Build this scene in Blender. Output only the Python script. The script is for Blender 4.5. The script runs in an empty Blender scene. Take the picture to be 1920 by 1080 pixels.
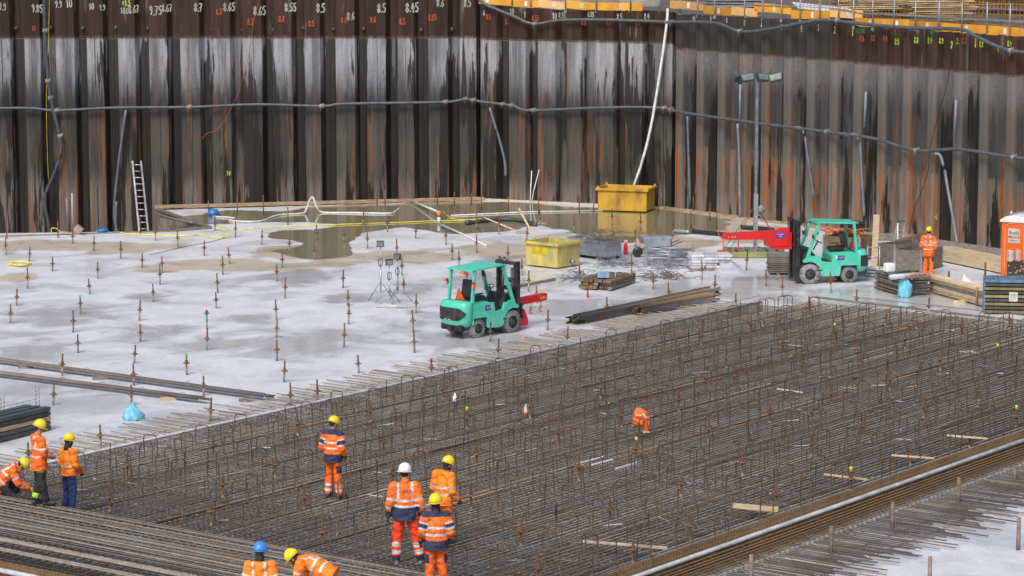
import bpy, bmesh, math, random
from mathutils import Vector, Matrix, noise
R = math.radians
rnd = random.Random(7)
SC = bpy.context.scene
COL = SC.collection

# ------------------------------------------------------------ camera
H, F, TH = 13.4, 5200.0, R(8.1)
cam = bpy.data.objects.new('camera', bpy.data.cameras.new('camera'))
COL.objects.link(cam)
cam.location = (0, 0, H)
cam.rotation_euler = (math.pi / 2 - TH, 0, 0)
cam.data.sensor_width = 36
cam.data.lens = F / 1920 * 36
cam.data.clip_start = 1
cam.data.clip_end = 2000
SC.camera = cam
# ------------------------------------------------------------ light (overcast)
W = bpy.data.worlds.new('World'); SC.world = W; W.use_nodes = True
nt = W.node_tree
sky = nt.nodes.new('ShaderNodeTexSky'); sky.sky_type = 'NISHITA'; sky.sun_disc = False
sky.sun_elevation = R(48); sky.sun_rotation = R(200); sky.air_density = 1.0; sky.dust_density = 5.0; sky.ozone_density = 1.0
nt.links.new(sky.outputs[0], nt.nodes['Background'].inputs[0])
nt.nodes['Background'].inputs[1].default_value = 0.12
sl = bpy.data.lights.new('sun', 'SUN'); sl.energy = 1.5; sl.angle = R(22); sl.color = (1, .97, .93)
so = bpy.data.objects.new('sun', sl); COL.objects.link(so)
az, el = R(200), R(48)
so.rotation_euler = Vector((math.sin(az) * math.cos(el), math.cos(az) * math.cos(el), math.sin(el))).to_track_quat('Z', 'Y').to_euler()
SC.view_settings.view_transform = 'Standard'; SC.view_settings.look = 'None'
SC.view_settings.exposure = 0.25; SC.view_settings.gamma = 1
SC.cycles.max_bounces = 6

# ------------------------------------------------------------ photo geometry
def ray(px, py):
    dx = (px - 960) / F; dy = (py - 540) / F
    return Vector((dx, math.cos(TH) - dy * math.sin(TH), -math.sin(TH) - dy * math.cos(TH)))
def P(px, py, z=0.0):
    d = ray(px, py); t = (z - H) / d.z
    return Vector((d.x * t, d.y * t, z))
def PY(px, py, Y):
    d = ray(px, py); t = Y / d.y
    return Vector((d.x * t, Y, H + d.z * t))
def proj(p):
    x, y, z = p[0], p[1], p[2] - H
    dep = y * math.cos(TH) - z * math.sin(TH)
    up = y * math.sin(TH) + z * math.cos(TH)
    return 960 + F * x / dep, 540 - F * up / dep
PHI = R(36.4)
UU = Vector((math.sin(PHI), math.cos(PHI), 0)); WW = Vector((math.cos(PHI), -math.sin(PHI), 0))
O0 = P(150, 870)
def AB(a, b, z=0.0):
    p = O0 + UU * a + WW * b; return Vector((p.x, p.y, z))
def toAB(p):
    d = Vector((p[0] - O0.x, p[1] - O0.y, 0)); return d.dot(UU), d.dot(WW)

# ------------------------------------------------------------ node helpers
class G:
    def __init__(s, name):
        s.m = bpy.data.materials.new(name); s.m.use_nodes = True
        s.t = s.m.node_tree; s.n = s.t.nodes; s.bs = s.n['Principled BSDF']
        s.tc = s.n.new('ShaderNodeTexCoord')
    def put(s, sock, v):
        if v is None: return
        if isinstance(v, bpy.types.NodeSocket): s.t.links.new(v, sock)
        elif isinstance(v, tuple) and len(v) == 3 and sock.type == 'RGBA': sock.default_value = (*v, 1)
        else: sock.default_value = v
    def math(s, op, a, b=None, c=None, clamp=False):
        n = s.n.new('ShaderNodeMath'); n.operation = op; n.use_clamp = clamp
        for i, v in enumerate((a, b, c)): s.put(n.inputs[i], v)
        return n.outputs[0]
    def noise(s, vec, scale=1.0, detail=3.0, rough=.5, dist=0.0):
        n = s.n.new('ShaderNodeTexNoise'); s.put(n.inputs['Vector'], vec)
        n.inputs['Scale'].default_value = scale; n.inputs['Detail'].default_value = detail
        n.inputs['Roughness'].default_value = rough; n.inputs['Distortion'].default_value = dist
        return n.outputs['Fac']
    def mapr(s, v, a, b, c=0.0, d=1.0, smooth=True):
        n = s.n.new('ShaderNodeMapRange'); n.interpolation_type = 'SMOOTHSTEP' if smooth else 'LINEAR'
        s.put(n.inputs[0], v)
        for i, x in enumerate((a, b, c, d)): s.put(n.inputs[i + 1], x)
        return n.outputs[0]
    def mix(s, f, a, b, mode='MIX'):
        n = s.n.new('ShaderNodeMix'); n.data_type = 'RGBA'; n.blend_type = mode
        s.put(n.inputs[0], f); s.put(n.inputs[6], a); s.put(n.inputs[7], b)
        return n.outputs[2]
    def scale(s, vec, sx, sy, sz, off=(0, 0, 0)):
        n = s.n.new('ShaderNodeMapping'); s.put(n.inputs[0], vec)
        n.inputs['Scale'].default_value = (sx, sy, sz); n.inputs['Location'].default_value = off
        return n.outputs[0]
    def sep(s, vec):
        n = s.n.new('ShaderNodeSeparateXYZ'); s.put(n.inputs[0], vec); return n.outputs
    def uv(s, name):
        n = s.n.new('ShaderNodeUVMap'); n.uv_map = name; return n.outputs[0]
    def attr(s, name):
        n = s.n.new('ShaderNodeVertexColor'); n.layer_name = name
        q = s.n.new('ShaderNodeSeparateColor'); s.t.links.new(n.outputs[0], q.inputs[0]); return q.outputs
    def rand(s):
        return s.n.new('ShaderNodeObjectInfo').outputs['Random']
    def bump(s, h, strength=.3, dist=.02):
        n = s.n.new('ShaderNodeBump'); s.put(n.inputs['Height'], h)
        n.inputs['Strength'].default_value = strength; n.inputs['Distance'].default_value = dist
        s.t.links.new(n.outputs[0], s.bs.inputs['Normal'])
    def out(s, col, rough=.6, metal=0.0, spec=None):
        s.put(s.bs.inputs['Base Color'], col); s.put(s.bs.inputs['Roughness'], rough); s.put(s.bs.inputs['Metallic'], metal)
        if spec is not None: s.bs.inputs['Specular IOR Level'].default_value = spec
        return s.m

MC = {}
def pm(name, col, rough=.6, metal=0.0, col2=None, scale=3.0, amt=(.35, .65), sc3=(1, 1, 1), bump=0.0, bscale=30, objvar=.25):
    """noisy procedural material in object space, slightly different on every object"""
    if name in MC: return MC[name]
    g = G(name)
    v = g.scale(g.tc.outputs['Object'], *sc3)
    if col2 is None: col2 = tuple(c * .62 for c in col)
    n = g.noise(v, scale, 5, .6)
    c = g.mix(g.mapr(n, *amt), col, col2)
    k = g.mapr(g.rand(), 0, 1, 1 - objvar, 1 + objvar, smooth=False)
    hs = g.n.new('ShaderNodeHueSaturation'); g.put(hs.inputs['Value'], k); g.put(hs.inputs['Color'], c)
    if bump: g.bump(g.noise(v, bscale, 3), bump, .02)
    MC[name] = g.out(hs.outputs[0], rough, metal)
    return MC[name]

# ------------------------------------------------------------ mesh builder
class MB:
    def __init__(s, M=None): s.v = []; s.f = []; s.mi = []; s.sm = []; s.M = M or Matrix(); s.cur = 0
    def add(s, vs, fs, smooth=False):
        o = len(s.v); s.v += [s.M @ Vector(v) for v in vs]
        for f in fs: s.f.append([i + o for i in f]); s.mi.append(s.cur); s.sm.append(smooth)
        return s
    def box(s, c, d, rz=0.0, taper=1.0, M=None):
        x, y, z = d[0] / 2, d[1] / 2, d[2] / 2
        m = Matrix.Translation(Vector(c)) @ Matrix.Rotation(rz, 4, 'Z')
        if M is not None: m = Matrix.Translation(Vector(c)) @ M
        vs = []
        for zz in (-z, z):
            k = taper if zz > 0 else 1
            for xx, yy in ((-x, -y), (x, -y), (x, y), (-x, y)): vs.append(m @ Vector((xx * k, yy * k, zz)))
        return s.add(vs, [(0, 3, 2, 1), (4, 5, 6, 7), (0, 1, 5, 4), (1, 2, 6, 5), (2, 3, 7, 6), (3, 0, 4, 7)])
    def beam(s, p0, p1, w, h):
        p0 = Vector(p0); p1 = Vector(p1); d = p1 - p0; L = d.length
        q = d.to_track_quat('X', 'Z').to_matrix().to_4x4()
        return s.box((p0 + p1) / 2, (L, w, h), M=q)
    def tube(s, pts, r, n=8, cap=True, smooth=True, rr=None):
        pts = [Vector(p) for p in pts]; vs = []; fs = []; N = len(pts)
        up = Vector((0, 0, 1))
        for i, p in enumerate(pts):
            d = (pts[min(i + 1, N - 1)] - pts[max(i - 1, 0)])
            if d.length < 1e-9: d = Vector((0, 0, 1))
            d.normalize()
            a = d.cross(up if abs(d.z) < .95 else Vector((0, 1, 0))).normalized(); b = d.cross(a)
            ri = rr[i] if rr else r
            for k in range(n):
                t = 2 * math.pi * k / n
                vs.append(p + a * (math.cos(t) * ri) + b * (math.sin(t) * ri))
        for i in range(N - 1):
            for k in range(n):
                k2 = (k + 1) % n
                fs.append((i * n + k, i * n + k2, (i + 1) * n + k2, (i + 1) * n + k))
        if cap: fs.append(tuple(range(n))); fs.append(tuple((N - 1) * n + k for k in reversed(range(n))))
        return s.add(vs, fs, smooth)
    def cyl(s, p0, p1, r0, r1=None, n=16, smooth=True):
        return s.tube([p0, p1], r0, n, True, smooth, [r0, r0 if r1 is None else r1])
    def lathe(s, prof, n=20, c=(0, 0, 0), axis='Z', smooth=True, sx=1, sy=1, cap=True):
        vs = []; fs = []; c = Vector(c)
        for r, z in prof:
            for k in range(n):
                t = 2 * math.pi * k / n
                a, b = r * math.cos(t) * sx, r * math.sin(t) * sy
                v = {'Z': (a, b, z), 'X': (z, a, b), 'Y': (a, z, b)}[axis]
                vs.append(c + Vector(v))
        m = len(prof)
        for i in range(m - 1):
            for k in range(n):
                k2 = (k + 1) % n; fs.append((i * n + k, i * n + k2, (i + 1) * n + k2, (i + 1) * n + k))
        if cap: fs.append(tuple(reversed(range(n)))); fs.append(tuple((m - 1) * n + k for k in range(n)))
        return s.add(vs, fs, smooth)
    def ball(s, c, r, n=12, M=None):
        if not isinstance(r, (tuple, list)): r = (r, r, r)
        m = Matrix.Translation(Vector(c)) @ (M if M is not None else Matrix())
        vs = [m @ Vector((0, 0, -r[2]))]; fs = []; h = n // 2
        for i in range(1, h):
            a = -math.pi / 2 + math.pi * i / h
            for k in range(n):
                t = 2 * math.pi * k / n
                vs.append(m @ Vector((r[0] * math.cos(a) * math.cos(t), r[1] * math.cos(a) * math.sin(t), r[2] * math.sin(a))))
        vs.append(m @ Vector((0, 0, r[2])))
        for k in range(n):
            k2 = (k + 1) % n
            fs.append((0, 1 + k2, 1 + k)); fs.append((len(vs) - 1, 1 + (h - 2) * n + k, 1 + (h - 2) * n + k2))
            for i in range(h - 2): fs.append((1 + i * n + k, 1 + i * n + k2, 1 + (i + 1) * n + k2, 1 + (i + 1) * n + k))
        return s.add(vs, fs, True)
    def prism(s, poly, axis, a0, a1):
        """extrude polygon (2D) along axis: X: poly=(y,z); Y: poly=(x,z); Z: poly=(x,y)"""
        def v3(p, t): return {'X': (t, p[0], p[1]), 'Y': (p[0], t, p[1]), 'Z': (p[0], p[1], t)}[axis]
        n = len(poly); vs = [v3(p, a0) for p in poly] + [v3(p, a1) for p in poly]
        fs = [tuple(range(n)), tuple(reversed(range(n, 2 * n)))]
        for i in range(n): j = (i + 1) % n; fs.append((i, i + n, j + n, j))
        return s.add(vs, fs)
    def build(s, name, mats, parent=None, loc=None, bevel=0.0, recalc=True):
        if not isinstance(mats, (list, tuple)): mats = [mats]
        me = bpy.data.meshes.new(name)
        vs = s.v
        if loc is not None: loc = Vector(loc); vs = [v - loc for v in vs]
        me.from_pydata([tuple(v) for v in vs], [], s.f)
        for m in mats: me.materials.append(m)
        me.polygons.foreach_set('material_index', s.mi); me.polygons.foreach_set('use_smooth', s.sm)
        if recalc:
            bm = bmesh.new(); bm.from_mesh(me); bmesh.ops.recalc_face_normals(bm, faces=bm.faces)
            if bevel: bmesh.ops.bevel(bm, geom=[e for e in bm.edges if e.is_manifold and e.calc_face_angle(0) > .5], offset=bevel, segments=2, affect='EDGES', profile=.6, clamp_overlap=True)
            bm.to_mesh(me); bm.free()
        o = bpy.data.objects.new(name, me); COL.objects.link(o)
        if loc is not None: o.location = loc
        if parent: o.parent = parent
        return o
def tag(o, label=None, cat=None, group=None, kind=None):
    if label: o['label'] = label
    if cat: o['category'] = cat
    if group: o['group'] = group
    if kind: o['kind'] = kind
    return o
def thing(name, label, cat, loc=(0, 0, 0), rz=0.0, group=None):
    o = bpy.data.objects.new(name, None); COL.objects.link(o); o.empty_display_size = .2
    o.location = loc; o.rotation_euler = (0, 0, rz); return tag(o, label, cat, group)
def dup(root, loc, rz=0.0, label=None):
    r = root.copy(); COL.objects.link(r); r.location = loc; r.rotation_euler = (0, 0, rz)
    if label: r['label'] = label
    for ch in list(root.children):
        c = ch.copy(); COL.objects.link(c); c.parent = r
    return r
def smooth_path(pts, k=6):
    pts = [Vector(p) for p in pts]; out = []
    for i in range(len(pts) - 1):
        p0 = pts[max(i - 1, 0)]; p1 = pts[i]; p2 = pts[i + 1]; p3 = pts[min(i + 2, len(pts) - 1)]
        for j in range(k):
            t = j / k
            out.append(.5 * ((2 * p1) + (p2 - p0) * t + (2 * p0 - 5 * p1 + 4 * p2 - p3) * t * t + (3 * p1 - p0 - 3 * p2 + p3) * t ** 3))
    out.append(pts[-1]); return out
def lerp_tab(tab, x):
    if x <= tab[0][0]: a, b = tab[0], tab[1]
    elif x >= tab[-1][0]: a, b = tab[-2], tab[-1]
    else:
        for a, b in zip(tab, tab[1:]):
            if a[0] <= x <= b[0]: break
    return a[1] + (b[1] - a[1]) * (x - a[0]) / (b[0] - a[0])
def text_part(name, txt, size, m, parent, loc, rot, extrude=.002, align='CENTER'):
    c = bpy.data.curves.new(name, 'FONT'); c.body = txt; c.size = size; c.extrude = extrude; c.align_x = align; c.align_y = 'CENTER'; c.resolution_u = 2
    t = bpy.data.objects.new(name, c); COL.objects.link(t)
    dg = bpy.context.evaluated_depsgraph_get(); dg.update()
    me = bpy.data.meshes.new_from_object(t.evaluated_get(dg)); bpy.data.objects.remove(t)
    me.materials.clear(); me.materials.append(m)
    o = bpy.data.objects.new(name, me); COL.objects.link(o); o.parent = parent; o.location = loc; o.rotation_euler = rot
    return o

# ------------------------------------------------------------ common materials
def rust_mat(name, c1, c2, c3, rough=.65, metal=.3):
    g = G(name); v = g.tc.outputs['Object']
    n = g.noise(v, 2.2, 4, .6); n2 = g.noise(v, 14, 3, .6)
    c = g.mix(g.mapr(n, .35, .62), c1, c2); c = g.mix(g.mapr(n2, .56, .72), c, c3)
    k = g.mapr(g.rand(), 0, 1, .75, 1.3, smooth=False)
    hs = g.n.new('ShaderNodeHueSaturation'); g.put(hs.inputs['Value'], k); g.put(hs.inputs['Color'], c)
    MC[name] = g.out(hs.outputs[0], rough, metal); return MC[name]
REBAR = rust_mat('rebar_steel', (.325, .305, .28), (.27, .225, .18), (.46, .45, .43), .45, .1)
REBARD = rust_mat('rebar_dark', (.17, .165, .16), (.15, .125, .10), (.26, .25, .24), .5, .1)
RUSTY = rust_mat('rebar_rusty', (.25, .18, .12), (.29, .19, .11), (.21, .165, .125), .7, .1)
ANCH = rust_mat('anchor_rust', (.13, .072, .045), (.17, .095, .055), (.20, .13, .085), .75, .1)
HOOP = rust_mat('hoop_steel', (.095, .078, .064), (.12, .08, .055), (.16, .135, .115), .6, .1)
PLATE = rust_mat('anchor_plate', (.16, .085, .035), (.22, .12, .05), (.10, .055, .03), .7, .2)
SPLASH = pm('concrete_splashed_steel', (.33, .30, .28), .8, 0, (.15, .11, .09), 9)
GALV = pm('galvanised_steel', (.42, .45, .49), .42, .6, (.30, .33, .37), 5)
DGREY = pm('dark_steel', (.06, .062, .068), .5, .4, (.10, .095, .09), 6)
BLACKP = pm('black_plastic', (.012, .012, .014), .45, 0, (.03, .03, .032), 5)
HOSE = pm('grey_blue_hose', (.05, .065, .082), .5, .05, (.085, .095, .105), 4)
HOSEL = pm('light_steel_pipe', (.13, .165, .22), .5, .1, (.20, .23, .27), 3)
WHITEP = pm('white_plastic', (.72, .74, .76), .45, 0, (.55, .56, .57), 4)
WOOD = pm('site_timber', (.40, .30, .19), .75, 0, (.24, .17, .11), 3, sc3=(1, 1, 6), bump=.2)
WOODP = pm('pale_timber', (.62, .50, .34), .7, 0, (.48, .37, .24), 2.5, sc3=(1, 1, 5))
WOODG = pm('grey_weathered_board', (.24, .22, .19), .85, 0, (.13, .115, .10), 4, sc3=(1, 1, 8), bump=.3)
BLUEB = pm('light_blue_bag_film', (.13, .50, .66), .35, 0, (.22, .60, .74), 5, bump=.8, bscale=12, objvar=.1)
YELH = pm('yellow_hose_rubber', (.75, .68, .08), .5, 0, (.6, .52, .08), 3)

# ------------------------------------------------------------ ground
HOLE = [P(-900, 449), P(330, 433), P(395, 429), P(296, 394), P(905, 376)]
def ground():
    xs = [-600, -300, -150, -80, -50, -36]; x = -28.0
    while x < 30: xs.append(x); x += .3
    xs += [34, 45, 60, 90, 160, 300, 600]
    ys = [-300, -100, 0, 25, 38]; y = 46.0
    while y < 124.6: ys.append(y); y += .3
    ys += [127]
    nx, ny = len(xs), len(ys)
    verts = [(x, y, 0) for y in ys for x in xs]
    faces = [(j * nx + i, j * nx + i + 1, (j + 1) * nx + i + 1, (j + 1) * nx + i) for j in range(ny - 1) for i in range(nx - 1)]
    me = bpy.data.meshes.new('ground'); me.from_pydata(verts, [], faces)
    bm = bmesh.new(); bm.from_mesh(me)
    poly = [p.copy() for p in HOLE] + [Vector((-1.0, 124.5, 0)), Vector((-60, 124.5, 0))]
    for i in range(len(HOLE) - 1):
        a, b = HOLE[i], HOLE[i + 1]; d = (b - a); n = Vector((-d.y, d.x, 0)).normalized()
        gx = [f for f in bm.faces if abs(f.calc_center_median().x) < 70]
        geom = list({v for f in gx for v in f.verts}) + list({e for f in gx for e in f.edges}) + gx
        bmesh.ops.bisect_plane(bm, geom=geom, plane_co=a, plane_no=n, dist=1e-4)
    # the trench: (x to the left) the slab ends at the polyline, the pit goes on to the wall
    def inside(x, y):
        c = False; n = len(pl)
        for i in range(n):
            x1, y1 = pl[i]; x2, y2 = pl[(i + 1) % n]
            if (y1 > y) != (y2 > y) and x < (x2 - x1) * (y - y1) / (y2 - y1) + x1: c = not c
        return c
    pl = [(p.x, p.y) for p in HOLE] + [(-1.29, 126), (-60, 126), (-60, 108.4)]
    # close to the wall only the thin strip behind the kerb is cut
    kill = [f for f in bm.faces if inside(*f.calc_center_median()[:2])]
    bmesh.ops.delete(bm, geom=kill, context='FACES')
    bm.to_mesh(me); bm.free()
    # stain masks, fixed in world metres: R pond, G sand, B wet grey
    def blob(px, py, rx, ry):
        c = P(px, py); s = F / c.y; return (c.x, c.y, rx / s, ry * 1.15 * c.y ** 2 / (H * F))
    pond = [blob(*b) for b in ((650, 402, 130, 16), (500, 408, 110, 12), (860, 398, 190, 16), (700, 425, 70, 14), (620, 445, 90, 22), (610, 468, 75, 13), (560, 440, 60, 10), (860, 425, 130, 12), (1150, 412, 170, 20), (1180, 440, 70, 14), (1280, 425, 70, 12), (930, 405, 120, 22), (380, 412, 60, 7))]
    isl = [blob(*b) for b in ((740, 452, 70, 20), (920, 448, 55, 8), (530, 424, 80, 5), (1030, 448, 50, 7), (520, 458, 50, 6))]
    sand = [blob(*b) for b in ((150, 462, 200, 8), (450, 500, 180, 8), (720, 480, 160, 8), (60, 458, 110, 8), (220, 468, 60, 10), (330, 500, 90, 8), (420, 495, 130, 9), (560, 478, 80, 8), (530, 466, 45, 5), (800, 487, 75, 6), (950, 470, 110, 13), (1330, 400, 120, 18), (1290, 455, 80, 10), (1420, 435, 90, 12), (300, 505, 60, 6), (640, 492, 60, 5), (1240, 462, 70, 10), (1400, 450, 60, 8), (30, 520, 40, 8))]
    wet = [blob(*b) for b in ((1150, 590, 220, 30), (1400, 545, 240, 30), (1600, 560, 220, 25), (950, 520, 120, 30), (900, 640, 150, 16), (110, 585, 110, 18), (260, 560, 60, 8), (300, 620, 90, 14), (560, 520, 60, 12), (420, 640, 70, 14), (110, 745, 170, 30), (600, 640, 140, 26), (760, 600, 60, 20), (60, 660, 60, 20), (1800, 560, 100, 30), (360, 790, 120, 22), (1850, 1000, 50, 20), (640, 560, 50, 8), (480, 600, 60, 8), (780, 540, 60, 12), (1150, 470, 60, 15))]
    def f(bl, x, y):
        m = 0
        for cx, cy, rx, ry in bl:
            d = math.hypot((x - cx) / rx, (y - cy) / ry); m = max(m, 1.5 - d)
        return max(0, min(1, m))
    ca = me.color_attributes.new('stain', 'FLOAT_COLOR', 'POINT')
    buf = []
    for v in me.vertices:
        x, y = v.co.x, v.co.y
        if abs(x) > 30 or y < 45: buf += [0, 0, .4, 1]; continue
        n = noise.noise(Vector((x * .45, y * .12, 3))) * .35
        p = f(pond, x, y); i = f(isl, x, y)
        buf += [max(0, min(1, p + n * (p > 0) - i * 1.2)), max(0, min(1, f(sand, x, y) + n)), max(0, min(1, f(wet, x, y) * .8 + noise.noise(Vector((x * .17, y * .26, 9))) * .45 + noise.noise(Vector((x * .5, y * .7, 4))) * .22)), 1]
    ca.data.foreach_set('color', buf)
    g = G('wet_blinding_concrete'); o = g.tc.outputs['Object']; c3 = g.attr('stain')
    st = g.scale(o, .34, .36, 1)
    n1 = g.noise(st, 1.0, 5, .55, 1.2); n2 = g.noise(g.scale(o, .8, .5, 1), 1.4, 5, .6, .5); n3 = g.noise(o, 9, 4, .6)
    e = g.math('ADD', g.math('MULTIPLY', g.math('SUBTRACT', n1, .5), 1.1), g.math('MULTIPLY', g.math('SUBTRACT', n2, .5), .5))
    pond_m = g.mapr(g.math('ADD', c3[0], g.math('MULTIPLY', e, .6)), .34, .46)
    sand_m = g.mapr(g.math('ADD', c3[1], e), .36, .72)
    wet_m = g.mapr(g.math('ADD', c3[2], g.math('MULTIPLY', e, 1.5)), .05, .95)
    base = g.mix(g.mapr(n2, .3, .7), (.67, .69, .72), (.58, .60, .635))
    base = g.mix(g.mapr(n3, .55, .75, 0, .14), base, (.46, .48, .50))
    base = g.mix(g.mapr(n1, .40, .62, 0, .75), base, (.57, .59, .61)); c = g.mix(wet_m, base, g.mix(n1, (.47, .49, .505), (.57, .59, .605)))
    fine = g.noise(g.scale(o, 1, 1, 1), 26, 3, .7); c = g.mix(g.mapr(fine, .60, .74, 0, .35), c, (.42, .43, .43)); trk = g.n.new('ShaderNodeTexWave'); trk.wave_type = 'RINGS'; trk.rings_direction = 'Z'; g.put(trk.inputs['Vector'], g.scale(o, 1, 1, 0, (-7, -62, 0))); trk.inputs['Scale'].default_value = .27; trk.inputs['Distortion'].default_value = 5; trk.inputs['Detail'].default_value = 3; trk.inputs['Detail Scale'].default_value = .35
    c = g.mix(g.math('MULTIPLY', g.mapr(trk.outputs['Fac'], .90, .985, 0, .45), g.mapr(n1, .42, .58)), c, (.43, .445, .455))
    crack = g.mapr(g.noise(g.scale(o, 1, .45, 1), 1.1, 8, .75, 1.5), .49, .52, 0, 1); crack2 = g.mapr(g.noise(g.scale(o, 1, .45, 1), 1.1, 8, .75, 1.5), .52, .55, 1, 0)
    c = g.mix(g.math('MULTIPLY', g.math('MULTIPLY', crack, crack2), .25), c, (.30, .31, .32))
    c = g.mix(g.math('MULTIPLY', sand_m, .75), c, g.mix(n2, (.55, .45, .32), (.42, .335, .23)))
    c = g.mix(pond_m, c, g.mix(n2, (.30, .27, .18), (.22, .20, .125)))
    r = g.math('SUBTRACT', g.mapr(wet_m, 0, 1, .60, .10, smooth=False), g.math('MULTIPLY', g.mapr(n1, .42, .62, 0, .25), g.math('SUBTRACT', 1, wet_m)))
    r = g.math('MULTIPLY', r, g.mapr(sand_m, 0, 1, 1, .7)); rr = g.math('ADD', g.math('MULTIPLY', r, g.math('SUBTRACT', 1, pond_m)), g.math('MULTIPLY', pond_m, .045))
    g.bump(g.math('MULTIPLY', g.math('ADD', n2, g.math('MULTIPLY', n3, .3)), g.math('SUBTRACT', 1, g.math('MAXIMUM', pond_m, g.math('MULTIPLY', wet_m, .93)))), .12, .05)
    me.materials.append(g.out(c, rr, 0, .5))
    ob = bpy.data.objects.new('ground', me); COL.objects.link(ob); tag(ob, kind='structure')
ground()
g = G('wet_mud'); MUD = g.out(g.mix(g.noise(g.tc.outputs['Object'], 1.5, 5), (.06, .05, .04), (.14, .115, .09)), .4)
# pit floor and slab edges below the ground
mb = MB(); mb.add([(-70, 104, -1.7), (0, 104, -1.7), (0, 126, -1.7), (-70, 126, -1.7)], [(0, 1, 2, 3)]); tag(mb.build('pit_floor', MUD, recalc=False), kind='structure')
CONC = pm('slab_edge_concrete', (.34, .33, .31), .8, 0, (.18, .16, .14), 2)
mb = MB()
for a, b in zip(HOLE, HOLE[1:]):
    d = (b - a).normalized(); n = Vector((d.y, -d.x, 0)) * .02
    mb.add([a + n, b + n, b + n + Vector((0, 0, -1.7)), a + n + Vector((0, 0, -1.7))], [(0, 1, 2, 3)])
tag(mb.build('slab_edge', CONC, recalc=False), kind='structure')

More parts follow.
